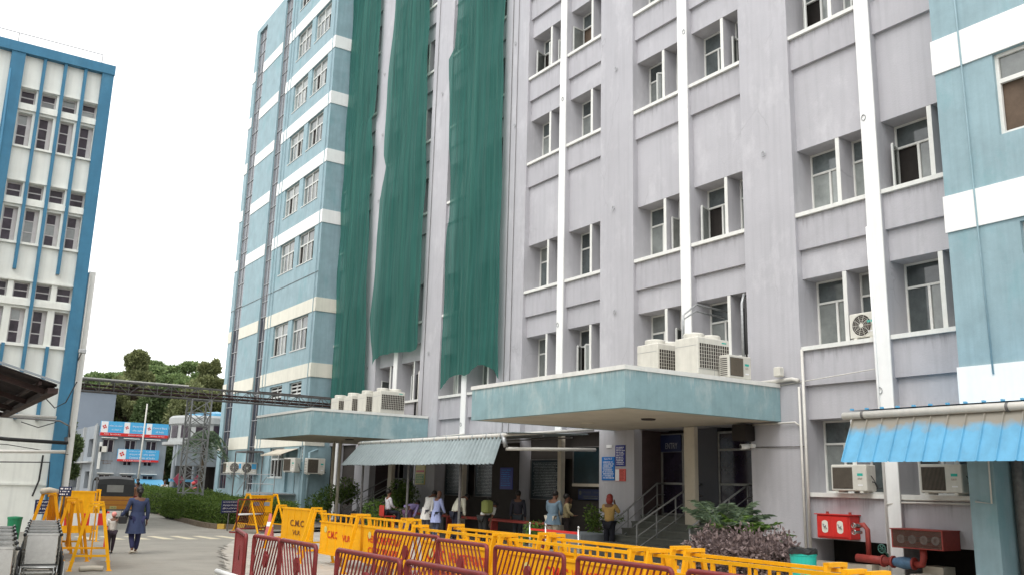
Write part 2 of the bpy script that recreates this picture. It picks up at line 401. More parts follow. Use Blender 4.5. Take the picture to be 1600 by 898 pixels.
# ================================================================== HOSPITAL BLOCK
HB = thing('hospital_building', 'tall lavender grey hospital block with white fins, recessed windows and two blue canopies', 'building', (18, 14, 0))
PIERS = [(14.11, 15.77), (20.22, 21.83), (26.2, 27.85), (32.2, 33.9), (38.3, 39.95)]
FINS = [(11.68, 12.05), (17.77, 18.14), (23.77, 24.10), (29.95, 30.30), (36.0, 36.35), (42.05, 42.40)]
BAYS = [(9.6, 11.68), (12.05, 14.11), (15.77, 17.77), (18.14, 20.22), (21.83, 23.77), (24.10, 26.2), (27.85, 29.95), (30.30, 32.2),
        (33.9, 36.0), (36.35, 38.3), (39.95, 42.05), (42.40, 43.62)]
SILLS = [1.85, 5.33, 8.73, 13.64, 17.1, 20.52, 23.95, 27.38, 30.8]
TOP = 33.2
rb = random.Random(3)
for i, (a, b) in enumerate(PIERS):
    MB().box(18.0, 19.4, a, b, 0, TOP).build('pier', 'grey', HB, world=True)
for i, (a, b) in enumerate(FINS):
    z0 = 0
    z0 = 3.56 if i in (1, 2, 3, 4) else 0
    m = MB(); m.use(1).box(18.0, 18.80, a, b, z0, TOP); m.use(0).box(17.965, 17.998, a-.006, b+.006, z0, TOP); m.build('fin', ['white', 'grey'], HB, world=True)
# blank panels and spandrels
up = MB()
for i, (a, b) in enumerate(BAYS):
    for k, s in enumerate(SILLS):
        head = s+1.72; nxt = SILLS[k+1] if k+1 < len(SILLS) else TOP+1
        if k == 0 and i >= 2: head = 3.57
        sv = seen(18, (a+b)/2, head+.5, 80) or seen(18, (a+b)/2, nxt-1, 80)
        w = MB()
        w.box(18.2, 19.4, a, b, head, min(TOP, nxt-.95))
        w.build('wall_panel' if sv else 'upper_wall_panel', 'grey', HB, world=True); w = MB()
        if k == 0 and i >= 2: continue
        if k == 0: w.box(18.1, 19.4, a, b, .80, s-.10)
        else: w.box(18.1, 19.4, a, b, s-.95, s-.10)
        w.build('spandrel' if sv else 'upper_spandrel', 'greysp', HB, world=True)
# dark interior behind the openings, with a floor-to-roof core so that nothing shows through
MB().box(19.41, 24, 2.0, 58.5, 3.4, TOP-.1).build('core', 'dark', HB, world=True)

def pane_into(mb, X, y0, y1, z0, z1):
    mb.quad((X, y0, z0), (X, y1, z0), (X, y1, z1), (X, y0, z1))
def casement(parent, hy, y_to, z0, z1, X, ang):
    """open casement hinged at y=hy, swung outwards (towards -X)"""
    wdt = y_to-hy; c, s_ = math.cos(ang), math.sin(ang)
    def P(t, z): return (X - abs(wdt)*t*s_, hy + wdt*t*c, z)
    m = MB()
    for a, b in ((P(0, z0), P(1, z0)), (P(0, z1), P(1, z1)), (P(0, z0), P(0, z1)), (P(1, z0), P(1, z1))): m.bar(a, b, .045, .045)
    m.use(1).quad(P(.03, z0), P(.97, z0), P(.97, z1), P(.03, z1))
    return m.build('casement', ['frame', 'panec'], parent, world=True)
def recess_window(y0, y1, s, rnd, brown=False):
    h = s+1.72; X = 18.75
    fr = MB(); panes = MB(); opens = []
    post0, post1 = y1-1.25, y1-1.15
    fr.use(1).box(18.22, X+.02, post0, post1, s, h-.003); fr.use(0).box(18.205, 18.218, post0-.004, post1+.004, s, h-.003)      # deep mullion post
    for (a, b) in ((post1, y1), (y0, post0)):
        t = .045; tr = s+1.13
        fr.box(X-.02, X+.03, a, a+t, s, h-.003); fr.box(X-.02, X+.03, b-t, b, s, h-.003)
        fr.box(X-.02, X+.03, a+t, b-t, h-.05, h-.003); fr.box(X-.02, X+.03, a+t, b-t, s, s+t); fr.box(X-.025, X+.03, a+t, b-t, tr, tr+.05)
        mid = (a+b)/2; fr.box(X-.022, X+.03, mid-.03, mid+.03, s+t, tr)
        panes.use(1 if rnd.random() < .35 else 0); pane_into(panes, X+.01, a+t, b-t, tr+.05, h-.05)
        for (c, d, hinge) in ((a+t, mid-.03, a+t), (mid+.03, b-t, b-t)):
            if rnd.random() < .26:
                opens.append((hinge, d if hinge == c else c, R(rnd.choice([25, 50, 70, 85]))))
            else:
                panes.use(1 if rnd.random() < .55 else 0); pane_into(panes, X+.01, c, d, s+t, tr)
    win = fr.build('window', ['trim', 'grey'], HB, world=True)
    panes.build('pane', ['pane', 'panec'], win, world=True)
    MB().box(18.02, 18.80, y0+.002, y1-.002, s-.10, s).build('sill', 'trim', win, world=True)
    MB().box(18.80, 19.40, y0, y1, s-.1, h).use(0).build('room', 'brown' if rnd.random() < .3 else 'dark', win, world=True)
    for hy, to, an in opens: casement(win, hy, to, s+.05, s+1.12, X-.02, an)
    return win
for i, (a, b) in enumerate(BAYS):
    for k, s in enumerate(SILLS):
        if k == 0 and i >= 2: continue
        if seen(18, (a+b)/2, s+.9, 60): recess_window(a, b, s, rb)
        else: MB().box(18.70, 19.40, a, b, s-.1, s+1.72).build('shutter', 'panec', HB, world=True)
# small rings fixed on piers and fins
for (a, b) in PIERS+FINS:
    for k, z in enumerate([4.1, 7.2, 10.6, 15.4, 18.9, 22.3]):
        y = (a+b)/2 + rb.uniform(-.12, .12)
        if seen(18, y, z, -10) and rb.random() < .75:
            m = MB(); m.tube([(17.955, y+.055*math.cos(t), z+.07*math.sin(t)) for t in [j*2*math.pi/10 for j in range(11)]], .011, 6)
            m.bar((17.99, y, z+.07), (17.94, y, z+.07), .02); m.build('wall_ring', 'galv', HB, world=True)
# lightning conductor lines on piers
for y, r_ in ((27.3, .012), (33.5, .012), (26.9, .01)):
    MB().tube([(17.97, y, 3.6), (17.97, y, TOP)], r_, 6).build('conduit', 'dgalv', HB, world=True)
M['dgalv2'] = mat('tower_grey_steel', (.26, .265, .26), .6, .3, var=.2, scale=8, grime=.3)
# ---- wings
M['stripdark'] = mat('dark_purple_strip_glass', (.018, .014, .028), .12, var=.4, scale=2, spec=.6); M['stripgrey'] = mat('grey_strip_glass', (.16, .165, .185), .25, var=.3, scale=1.5, spec=.6)
BANDS = [4.27, 7.74, 11.17, 15.94, 19.37, 22.73, 26.06, 29.47]
WX = 16.9
def FW(u, v, d): return (WX+d, u, v)
wing = MB(); holes = []; wins = []
for k, bt in enumerate(BANDS):
    hd = bt-.74
    if k >= 2:
        for (a, b) in ((47.55, 49.9), (44.6, 46.95)): holes.append((a, b, hd-1.78, hd)); wins.append((a, b, hd-1.78, hd, 'n'))
    elif k == 1:
        for (a, b) in ((47.7, 49.7), (44.8, 46.6)): holes.append((a, b, 6.1, 6.9)); wins.append((a, b, 6.1, 6.9, 'v'))
hd = 32.2
for (a, b) in ((47.55, 49.9), (44.6, 46.95)): holes.append((a, b, 30.4, hd)); wins.append((a, b, 30.4, hd, 'n'))
holes += [(46.6, 48.8, 1.95, 3.5), (43.85, 44.45, 2.75, 3.5), (44.8, 46.2, 1.2, 3.4), (51.4, 52.7, 1.2, 32.4), (56.4, 58.0, 1.2, 32.4)]
wins += [(46.6, 48.8, 1.95, 3.5, 'n'), (43.85, 44.45, 2.75, 3.5, 'v')]
holes_sheet(wing, FW, 43.62, 58.7, 0, 32.8, holes, .22)
wing.quad((WX, 43.62, 0), (19.4, 43.62, 0), (19.4, 43.62, 32.8), (WX, 43.62, 32.8))
wing.quad((WX, 58.7, 0), (30, 58.7, 0), (30, 58.7, 32.8), (WX, 58.7, 32.8))
wing.quad((WX, 43.62, 32.8), (30, 43.62, 32.8), (30, 58.7, 32.8), (WX, 58.7, 32.8))
wing.build('wing_wall', 'blue', HB, world=True)
for bt in BANDS:
    m = MB(); t = .035
    for a, b in ((43.585, 51.398), (52.702, 56.398), (58.002, 58.74)): m.box(WX-t, WX-.002, a, b, bt-.72, bt)
    m.box(WX-.002, 18.98 if bt > 4.5 else 17.9, 43.585, 43.618, bt-.72, bt)
    m.build('white_band', 'white' if bt > 12 else 'cream', HB, world=True)
# little steps of the floors beyond the last glass strip
for k, bt in enumerate(BANDS):
    MB().box(WX+.1, WX+1.5, 58.7, 58.7+.10*(k % 2)+.25, bt-2.6, bt-.75).build('end_panel', 'blue', HB, world=True)
def wing_window(a, b, z0, z1, X, kind, rnd):
    fr = MB(); pn = MB(); t = .06; xx = X+.14
    fr.box(xx-.03, xx+.03, a, a+t, z0, z1); fr.box(xx-.03, xx+.03, b-t, b, z0, z1); fr.box(xx-.03, xx+.03, a+t, b-t, z1-t, z1); fr.box(xx-.03, xx+.03, a+t, b-t, z0, z0+t)
    opens = []
    if kind == 'n':
        tr = z0+(z1-z0)*.62; mid = (a+b)/2
        fr.box(xx-.032, xx+.03, a+t, b-t, tr-.04, tr+.04); fr.box(xx-.034, xx+.03, mid-.04, mid+.04, z0+t, z1-t)
        for (c, d) in ((a+t, mid-.04), (mid+.04, b-t)):
            pn.use(1); pane_into(pn, xx+.01, c, d, tr+.04, z1-t)
            q = (c+d)/2; fr.box(xx-.028, xx+.03, q-.025, q+.025, z0+t, tr-.04)
            for (e, f) in ((c, q-.025), (q+.025, d)):
                if rnd.random() < .3: continue
                pn.use(1 if rnd.random() < .7 else 0); pane_into(pn, xx+.01, e, f, z0+t, tr-.04)
        fr.box(X-.03, X+.10, a-.03, b+.03, z0-.05, z0-.002)
    else:
        n = max(2, int((z1-z0)/.17))
        for i in range(1, n): fr.bar((xx, a+t, z0+(z1-z0)*i/n), (xx, b-t, z0+(z1-z0)*i/n), .02, .08)
        fr.box(xx-.03, xx+.03, (a+b)/2-.04, (a+b)/2+.04, z0+t, z1-t)
    w_ = fr.build('window', 'frame', HB, world=True)
    if pn.f: pn.build('pane', ['pane', 'panec'], w_, world=True)
    MB().box(xx+.05, xx+.8, a-.1, b+.1, z0-.1, z1+.1).build('room', 'dark', w_, world=True)
for wi in wins: wing_window(*wi[:4], WX, wi[4], rb)
for (a, b) in ((51.4, 52.7), (56.4, 58.0)):
    fr = MB(); z = 1.2; mid = (a+b)/2; xx = WX+.12; pn = MB()
    fr.box(xx-.03, xx+.02, a, a+.03, 1.2, 32.4); fr.box(xx-.03, xx+.02, b-.03, b, 1.2, 32.4); fr.box(xx-.03, xx+.02, mid-.016, mid+.016, 1.2, 32.4)
    steps = [1.2]
    while steps[-1] < 32.4: steps.append(min(32.4, steps[-1]+rb.choice([.95, 1.5, .95, 1.5, 1.05])))
    for z0, z1 in zip(steps, steps[1:]):
        fr.box(xx-.035, xx+.02, a, b, z0, z0+.04)
        pn.use(1 if z0 > 10.5 else 0); pane_into(pn, xx+.01, a+.05, mid-.03, z0+.05, z1); pane_into(pn, xx+.01, mid+.03, b-.05, z0+.05, z1)
    g = fr.build('glass_strip', 'galv', HB, world=True); pn.build('pane', ['stripdark', 'stripgrey'], g, world=True)
# pipes down the wing
for y in (50.4, 43.9, 50.9): MB().tube([(WX-.05, y, .2), (WX-.05, y, 32.6)], .022, 6).build('conduit', 'blue', HB, world=True)
MB().bar((WX-.01, 43.62, 12.55), (WX-.01, 58.7, 12.55), .03, .02).build('joint_line', 'dgalv', HB, world=True)
# ---- near (right) wing
wing = MB()
holes = [(5.6, 8.33, 8.72, 10.42), (6.2, 8.12, 6.3, 6.92), (5.6, 8.33, 12.4, 14.2)]
holes_sheet(wing, FW, 1.5, 9.53, 4.0, 32.8, holes, .22)
wing.quad((WX, 9.53, 4.0), (19.4, 9.53, 4.0), (19.4, 9.53, 32.8), (WX, 9.53, 32.8))
wing.quad((WX, 1.5, 4.0), (30, 1.5, 4.0), (30, 1.5, 32.8), (WX, 1.5, 32.8)); wing.quad((WX, 1.5, 4.0), (WX, 9.53, 4.0), (18.4, 9.53, 4.0), (18.4, 1.5, 4.0))
wing.quad((18, 1.5, 32.8), (30, 1.5, 32.8), (30, 9.53, 32.8), (WX, 9.53, 32.8))
wing.box(WX, 19.4, 9.03, 9.53, 0, 3.995); wing.box(18.0, 19.4, 1.5, 9.028, 0, 3.99)
wing.build('wing_wall', 'blue', HB, world=True)
for bt in BANDS:
    m = MB(); m.box(WX-.035, WX-.002, 1.5, 9.56, bt-.74, bt+.02); m.box(WX-.002, 18.0, 9.532, 9.56, bt-.74, bt+.02)
    m.build('white_band', 'white', HB, world=True)
def big_window(a, b, z0, z1):
    fr = MB(); xx = WX+.12; t = .07; tr = z0+(z1-z0)*.66; pn = MB()
    fr.box(xx-.04, xx+.03, a, a+t, z0, z1); fr.box(xx-.04, xx+.03, b-t, b, z0, z1); fr.box(xx-.04, xx+.03, a+t, b-t, z1-t, z1); fr.box(xx-.04, xx+.03, a+t, b-t, z0, z0+t)
    fr.box(xx-.042, xx+.03, a+t, b-t, tr-.045, tr+.045)
    n = 5
    for i in range(1, n): y = a+(b-a)*i/n; fr.box(xx-.03, xx+.03, y-.03, y+.03, z0+t, tr-.045)
    pn.use(1); pane_into(pn, xx+.01, a+t, b-t, tr+.045, z1-t)
    for i in range(n-1):
        pn.use(i % 2); pane_into(pn, xx+.01, a+(b-a)*i/n+.03, a+(b-a)*(i+1)/n-.03, z0+t, tr-.045)
    w_ = fr.build('window', 'trim', HB, world=True); pn.build('pane', ['pane', 'panec'], w_, world=True)
    MB().box(xx+.05, xx+.9, a-.1, b+.1, z0-.1, z1+.1).build('room', 'brown', w_, world=True)
big_window(5.6, 8.33, 8.72, 10.42); big_window(5.6, 8.33, 12.4, 14.2)
wing_window(6.2, 8.12, 6.3, 6.92, WX, 'v', rb)
# ---- ground floor behind the shelter and inside the entrances
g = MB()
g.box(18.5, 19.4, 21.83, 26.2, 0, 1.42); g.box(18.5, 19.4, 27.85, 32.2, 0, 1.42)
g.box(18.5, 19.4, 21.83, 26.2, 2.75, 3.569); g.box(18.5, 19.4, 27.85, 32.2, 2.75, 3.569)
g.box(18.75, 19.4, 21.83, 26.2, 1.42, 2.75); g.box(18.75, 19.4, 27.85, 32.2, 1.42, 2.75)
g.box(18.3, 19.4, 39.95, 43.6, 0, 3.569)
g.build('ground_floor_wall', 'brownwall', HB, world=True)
for y in (23.9, 30.1): MB().cbox(18.0, 18.2, y-.09, y+.09, 0, 3.56).build('column', 'soffit', HB, world=True)
for (a, b, x) in ((22.0, 23.7, 18.74), (24.3, 26.1, 18.46), (28.05, 29.8, 18.46), (30.4, 32.1, 18.46)):
    m = MB(); z0, z1 = (1.97, 3.1) if x > 18.5 else (1.42, 2.72)
    if x > 18.5: x = 18.47
    m.box(x, x+.028, a, b, z0, z1); m.use(1)
    for yy in (a-.03, b): m.box(x-.03, x+.028, yy, yy+.03, z0-.03, z1+.03)
    m.box(x-.03, x+.028, a, b, z1, z1+.03); m.box(x-.03, x+.028, a, b, z0-.03, z0)
    if z0 < 1.5: m.use(2); lines_into(m, (x-.006, (a+b)/2, (z0+z1)/2), (0, -1, 0), (0, 0, 1), b-a-.2, z1-z0-.15, 22, rb, .35)
    m.build('notice_cabinet', ['glassdim', 'dgalv', 'galv'], HB, world=True)
MB().box(18.40, 18.498, 21.9, 23.7, 1.86, 1.95).build('counter_ledge', 'soffit', HB, world=True)
m = MB(); m.box(18.46, 18.495, 22.25, 23.45, 1.45, 1.78); m.use(1)
text_into(m, 'வேலூர் - 632004', (18.452, 22.8, 1.68), (0, -1, 0), (0, 0, 1), .08, .85); lines_into(m, (18.452, 22.8, 1.53), (0, -1, 0), (0, 0, 1), .85, .12, 2, rb)
m.disc((18.452, 23.33, 1.66), .07)
m.build('counter_sign', ['navy', 'panec'], HB, world=True)
M['tubelight'] = emat('lit_tube', (1, .98, .92), 6)
M['cheek'] = mat('shaded_brown_cheek', (.075, .055, .055), .5, var=.2)  # brown reveal, its colour darkened for the shade under the canopies
# entrances: landing, steps, back wall and glazed doors
def entrance(y0, y1, cy0, cy1, sign):
    L = MB(); L.box(18.6, 24, y0, y1, 0, 1.10); L.build('landing', 'step', HB, world=True)
    st = MB()
    for i in range(6): st.box(16.4+i*.367, 18.598, y0+.02, y1-.02, i*.183+.001, (i+1)*.183); st.box(16.37+i*.367, 16.42+i*.367, y0+.025, y1-.025, (i+1)*.183-.04, (i+1)*.183+.004)
    st.build('entrance_steps', 'step', HB, world=True)
    MB().cbox(17.985, 18.15, cy0-.01, cy1+.03, 0, 3.539).build('column', 'soffit', HB, world=True)
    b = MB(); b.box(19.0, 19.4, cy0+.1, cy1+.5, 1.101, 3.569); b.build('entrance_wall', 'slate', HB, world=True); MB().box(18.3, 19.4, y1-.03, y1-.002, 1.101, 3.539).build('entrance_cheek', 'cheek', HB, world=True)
    MB().box(21.5, 21.6, y0-.5, y1+2.4, 0, 3.6).build('lobby_back', 'dark', HB, world=True)
    for yy in (y0-.02, y1+2.4): MB().box(19.401, 21.5, yy, yy+.02, 1.101, 3.6).build('lobby_side', 'dark', HB, world=True)
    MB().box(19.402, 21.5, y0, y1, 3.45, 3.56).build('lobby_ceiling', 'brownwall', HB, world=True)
    fr = MB(); X = 19.02
    for (a, b) in ((y0+.02, cy0+.1), (cy1+.5, y1-.05)):
        for yy in (a, b-.06, a+(b-a)*.38): fr.box(X, X+.06, yy, yy+.06, 1.101, 3.45)
        for zz in (1.101, 1.98, 2.92, 3.40): fr.box(X+.003, X+.057, a, b, zz, zz+.06)
    f = fr.build('glazed_screen', 'dgalv2', HB, world=True)
    pn = MB()
    pane_into(pn, X+.03, y0+.06, cy0+.06, 1.15, 3.4); pane_into(pn, X+.03, cy1+.55+.62, y1-.08, 1.15, 3.4); pane_into(pn, X+.03, cy1+.5, y1-.08, 2.98, 3.4)
    pn.build('pane', 'stripdark', f, world=True)
    if sign:
        for ya, yb in ((21.98, 22.35), (21.7, 21.76)): MB().box(20.98, 21.02, ya, yb, 2.95, 2.99).build('tube_light', 'tubelight', HB, world=True)
    if sign:
        s = MB(); s.box(X-.05, X-.01, 19.28, 20.12, 2.93, 3.42); s.use(1)
        text_into(s, 'ENTRY', (X-.054, 19.66, 3.10), (0, -1, 0), (0, 0, 1), .17, .50)
        s.build('entry_sign', ['navy', 'galv'], HB, world=True)
entrance(15.78, 20.21, 17.77, 18.14, True)
entrance(33.91, 38.29, 36.0, 36.35, False)
# basement void under the near bays
v = MB(); v.box(18.9, 19.4, 9.6, 14.1, 0, .8); v.build('basement_wall', 'dark', HB, world=True)
MB().box(18.12, 18.4, 12.06, 14.1, 0, .30).build('plinth', 'soffit', HB, world=True)
MB().box(17.86, 18.3, 10.75, 11.2, 0, .42).build('plinth', 'soffit', HB, world=True)
# ---- canopies
def canopy(y0, y1, zt, x0=12.9):
    s = MB(); s.use(1); s.box(x0+.16, 17.985, y0+.16, y1-.16, 3.541, 3.95); s.use(0)
    zb = 3.54
    s.box(x0, x0+.158, y0, y1, zb, zt-.10); s.box(x0+.158, 17.985, y0, y0+.158, zb, zt-.10); s.box(x0+.158, 17.985, y1-.158, y1, zb, zt-.10)
    c = s.build('canopy', ['bluec', 'soffit'], HB, world=True)
    q = MB(); e = .03
    q.box(x0-e, x0+.19, y0-e, y1+e, zt-.099, zt); q.box(x0+.191, 17.98, y0-e, y0+.19, zt-.099, zt); q.box(x0+.191, 17.98, y1-.19, y1+e, zt-.099, zt)
    q.build('coping', 'trim', c, world=True)
    d = MB(); d.lathe([(0, 3.50), (.17, 3.505), (.19, 3.54)], (15.4, (y0+y1)/2-1.2, 0), 16); d.build('downlight', 'brownwall', c, world=True)
    d = MB(); d.lathe([(0, 3.50), (.17, 3.505), (.19, 3.54)], (15.4, (y0+y1)/2+1.2, 0), 16); d.build('downlight', 'soffit', c, world=True)
canopy(14.78, 21.15, 4.47); canopy(32.9, 39.25, 4.55)
MB().box(17.96, 17.998, 26.18, 27.87, 0, 3.30).build('pier_shade_sheet', 'brownwall', HB, world=True)  # dark sheet painting the shelter's shade onto the lower pier
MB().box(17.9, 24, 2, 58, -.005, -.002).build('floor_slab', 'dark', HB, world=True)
# posters on the entrance pier and the far pier
def poster(name, y0, y1, z0, z1, bg, rows, head=None, txt='whitetxt', extra=None):
    m = MB(); m.box(17.975, 17.998, y0, y1, z0, z1); m.use(1)
    lines_into(m, (17.972, (y0+y1)/2, (z0+z1)/2-(.04 if head else 0)), (0, -1, 0), (0, 0, 1), (y1-y0)*.84, (z1-z0)*(.76 if head else .88), rows, rb, .5)
    if head: text_into(m, head, (17.971, (y0+y1)/2, z1-.055), (0, -1, 0), (0, 0, 1), .055, (y1-y0)*.6)
    if extra: m.use(2); m.box(17.965, 17.974, *extra)
    return m.build(name, [bg, txt, 'whitetxt'], HB, world=True)
M['pblue'] = mat('poster_bright_blue', (.015, .16, .50), .4, var=.03)
M['pnavy'] = mat('poster_dark_blue', (.03, .04, .22), .4, var=.03)
M['pred'] = mat('poster_faded_red', (.62, .12, .10), .4, var=.05)
M['pgreen'] = mat('poster_green', (.10, .30, .08), .4, var=.15)
M['pyel'] = mat('poster_yellow', (.62, .55, .20), .4, var=.1)
poster('poster', 21.08, 21.68, 2.06, 2.76, 'pblue', 9, 'Gate No.3')
poster('poster', 20.60, 21.04, 2.48, 3.10, 'pnavy', 11)
poster('poster', 20.58, 21.04, 2.04, 2.40, 'pred', 8, None, 'rust', (20.86, 21.03, 2.05, 2.39))
MB().box(17.97, 17.998, 21.2, 21.46, 3.03, 3.12).build('small_notice', 'whitetxt', HB, world=True)
m = MB(); m.box(17.96, 17.998, 32.95, 33.75, 1.78, 2.58); m.use(1); m.box(17.955, 17.96, 33.0, 33.7, 1.84, 2.2); m.use(2); m.box(17.954, 17.96, 33.0, 33.7, 2.28, 2.36); m.use(3)
lines_into(m, (17.95, 33.35, 2.02), (0, -1, 0), (0, 0, 1), .6, .32, 5, rb); m.build('poster', ['pyel', 'pgreen', 'pred', 'pyel'], HB, world=True)
m = MB(); m.box(17.94, 17.958, 26.5, 27.3, 1.7, 2.45); m.use(1); lines_into(m, (17.935, 26.9, 2.1), (0, -1, 0), (0, 0, 1), .65, .6, 8, rb); m.build('poster', ['pnavy', 'pblue'], HB, world=True)
# pipes on the pier and wall at the near end
def pipe(pts, r, m_='pvc', name='wall_pipe', parent=HB): return MB().tube(pts, r, 8).build(name, m_, parent, smooth=True, world=True)
pipe([(17.94, 14.03, .3), (17.94, 14.03, 5.25)], .035); pipe([(17.94, 14.16, .1), (17.94, 14.16, 4.35)], .03)
pipe([(17.94, 16.15, 4.52), (17.94, 14.35, 4.55), (17.94, 14.16, 4.5)], .05)
pipe([(17.9, 15.6, 3.48), (17.92, 14.3, 3.50), (17.93, 14.2, 3.42)], .022); pipe([(17.97, 15.6, 2.93), (17.97, 14.1, 2.92)], .012, 'dgalv')
pipe([(17.97, 14.9, 4.42), (17.97, 12.02, 4.6)], .012, 'pvc'); pipe([(17.95, 12.0, .2), (17.95, 12.03, 5.2), (17.95, 12.05, 7.9)], .03, 'white')
pipe([(17.95, 12.0, 1.63), (18.02, 11.7, 1.68), (18.02, 9.6, 1.70)], .022); pipe([(18.03, 11.7, 1.74), (18.03, 9.55, 1.77), (16.86, 9.4, 1.75), (16.86, 9.1, 1.72), (16.86, 9.08, 3.6)], .016)
pipe([(16.85, 8.85, 4.1), (16.86, 8.9, 7), (16.85, 8.93, 10.5), (16.85, 9.02, 16)], .018, 'blue')
pipe([(17.5, 8.9, 0), (17.5, 8.9, 3.9)], .11, 'dgalv', 'drain_pipe')
pipe([(17.94, 33.2, 3.65), (17.94, 29.9, 3.72)], .025)
pipe([(17.1, 43.45, .2), (17.1, 43.45, 3.2), (17.5, 43.45, 3.35)], .07, 'blue', 'drain_pipe')
# ================================================================== THINGS ON THE BLOCK
def interp(pts, z):
    """pts: list of (z, y) with falling z; linear"""
    if z >= pts[0][0]: return pts[0][1]
    for (z0, y0), (z1, y1) in zip(pts, pts[1:]):
        if z >= z1: return y0+(y1-y0)*(z0-z)/(z0-z1)
    return pts[-1][1]
def net(label, left, right, bottom, fins, seed):
    """left/right: outline (z,y) pairs; bottom: (t,z) pairs from left (0) to right (1)"""
    rn = random.Random(seed); nu, nv = 90, 130
    ph = [rn.uniform(0, 6.28) for _ in range(8)]
    vs = []; fs = []
    for i in range(nu+1):
        t = i/nu
        zb = bottom[-1][1]
        for (t0, z0), (t1, z1) in zip(bottom, bottom[1:]):
            if t0 <= t <= t1: zb = z0+(z1-z0)*(t-t0)/(t1-t0)*1.0; break
        for j in range(nv+1):
            z = 33 + (zb-33)*j/nv
            y = interp(left, z)*(1-t)+interp(right, z)*t
            d = .035*math.sin(y*5.2+ph[0]+.25*math.sin(z*.5+ph[1])) + .018*math.sin(y*11+ph[2]+.4*math.sin(z*.9)) + .05*math.sin(z*1.1+y*1.3+ph[3])*math.sin(z*.37+ph[4])
            d += .010*math.sin(y*23+z*.35+ph[5])
            x = 17.80 - .05 + d*.9
            for f in fins: x = min(x, 17.78 + .12*min(1, abs(y-f))) if abs(y-f) < .5 else x
            vs.append((x, y, z))
    for i in range(nu):
        for j in range(nv):
            a = i*(nv+1)+j; fs.append((a, a+1, a+nv+2, a+nv+1))
    m = MB(); m.add(vs, fs)
    o = m.build('shade_net', 'net', None, smooth=True)
    return tag(o, label, 'netting', 'green shade nets hung on the block')
net('wide green shade net nearest the entrance, its hem scalloped in two arches',
    [(33, 31.7), (22.9, 31.62), (20.36, 31.65), (20.31, 31.98), (15.96, 31.74), (12.6, 31.47), (12.2, 31.65), (8.39, 31.65), (5.76, 31.7)],
    [(33, 27.75), (21.04, 27.67), (14.1, 27.46), (5.72, 27.29)],
    [(0, 5.55), (.12, 5.85), (.25, 6.02), (.36, 6.03), (.47, 5.92), (.53, 6.0), (.58, 6.13), (.66, 6.24), (.76, 6.22), (.86, 6.08), (.94, 5.9), (1, 5.6)], (30.1,), 1)
net('middle green shade net, ragged on its left side with a pointed lower corner',
    [(33, 37.9), (25.9, 38.0), (21.22, 38.23), (17.43, 38.18), (16.83, 37.96), (15.32, 38.47), (12.45, 38.38), (9.35, 38.59), (7.2, 38.2)],
    [(33, 34.3), (24.17, 34.33), (17.55, 33.89), (13.57, 33.74), (10.07, 33.63), (7.73, 33.74)],
    [(0, 7.15), (.05, 7.42), (.2, 7.52), (.5, 7.5), (.85, 7.38), (.95, 7.42), (1, 7.6)], (36.2,), 2)
net('far green shade net beside the blue wing, hanging down to the far canopy',
    [(33, 43.5), (28.62, 43.5), (26.09, 43.5), (20.76, 43.3), (19.01, 43.4), (14.47, 42.95), (12.17, 43.0), (8.39, 42.8), (4.9, 42.9)],
    [(33, 39.8), (26.72, 39.74), (23.66, 39.64), (20.27, 39.57), (20.14, 40.01), (18.24, 39.55), (17.19, 39.67), (13.71, 39.41), (9.26, 39.07), (4.9, 38.8)],
    [(0, 5.0), (1, 4.95)], (42.2,), 3)

# ---- tall outdoor cooling units on the canopy roofs (front is -Y, side shows -X)
def tall_unit(label, x, y, z, group, wd=1.12, dp=.78, h=1.42):
    t = thing('cooling_unit', label, 'air conditioner', (x+wd/2, y+dp/2, z), 0, group)
    b = MB(); w2, d2 = wd/2, dp/2
    b.cbox(-w2, w2, -d2, d2, .06, h, .02); b.box(-w2+.05, w2-.05, -d2+.03, d2-.03, 0, .06)
    b.build('casing', 'acbody', t)
    g = MB(); gz0, gz1 = h*.50, h*.90
    g.box(-w2+.05, w2-.04, -d2-.006, -d2+.002, gz0, gz1); g.use(1)
    n = 13
    for i in range(n+1): xx = -w2+.05+(wd-.09)*i/n; g.box(xx-.004, xx+.004, -d2-.018, -d2-.007, gz0, gz1)
    for i in range(8): zz = gz0+(gz1-gz0)*i/7; g.box(-w2+.05, w2-.04, -d2-.016, -d2-.008, zz-.004, zz+.004)
    g.build('grille', ['acgrill', 'acbody'], t)
    s = MB()
    for xx in (0,): s.box(xx-.004, xx+.004, -d2-.004, -d2+.001, .1, gz0-.03)
    s.box(-w2+.02, w2-.02, -d2-.004, -d2+.001, gz0-.022, gz0-.014); s.box(-w2-.003, -w2+.001, -d2+.02, d2-.02, h*.86, h*.866)
    s.use(1); s.box(w2-.28, w2-.12, -d2-.004, -d2+.002, h-.10, h-.07)
    s.build('panel_seam', ['galv', 'teal'], t)
    for k in ((-wd*.25), (wd*.25)):
        f = MB(); f.lathe([(0, h), (wd*.235, h), (wd*.235, h+.10), (wd*.215, h+.13), (wd*.205, h+.08), (0, h+.06)], (k, 0, 0), 24); fan = f.build('fan_shroud', 'acbody', t, smooth=False)
        q = MB()
        for a in range(6): q.bar((k, 0, h+.115), (k+wd*.21*math.cos(a), wd*.21*math.sin(a), h+.115), .012)
        q.build('fan_guard', 'galv', fan)
    return t
G1 = 'cooling units in a row on the canopy roofs'
tall_unit('big cream cooling unit on the near canopy beside the small outdoor unit', 15.67, 15.3, 3.96, G1, h=1.52)
tall_unit('cream cooling unit on the near canopy, behind the bigger one', 15.67, 16.7, 3.96, G1, h=1.52)
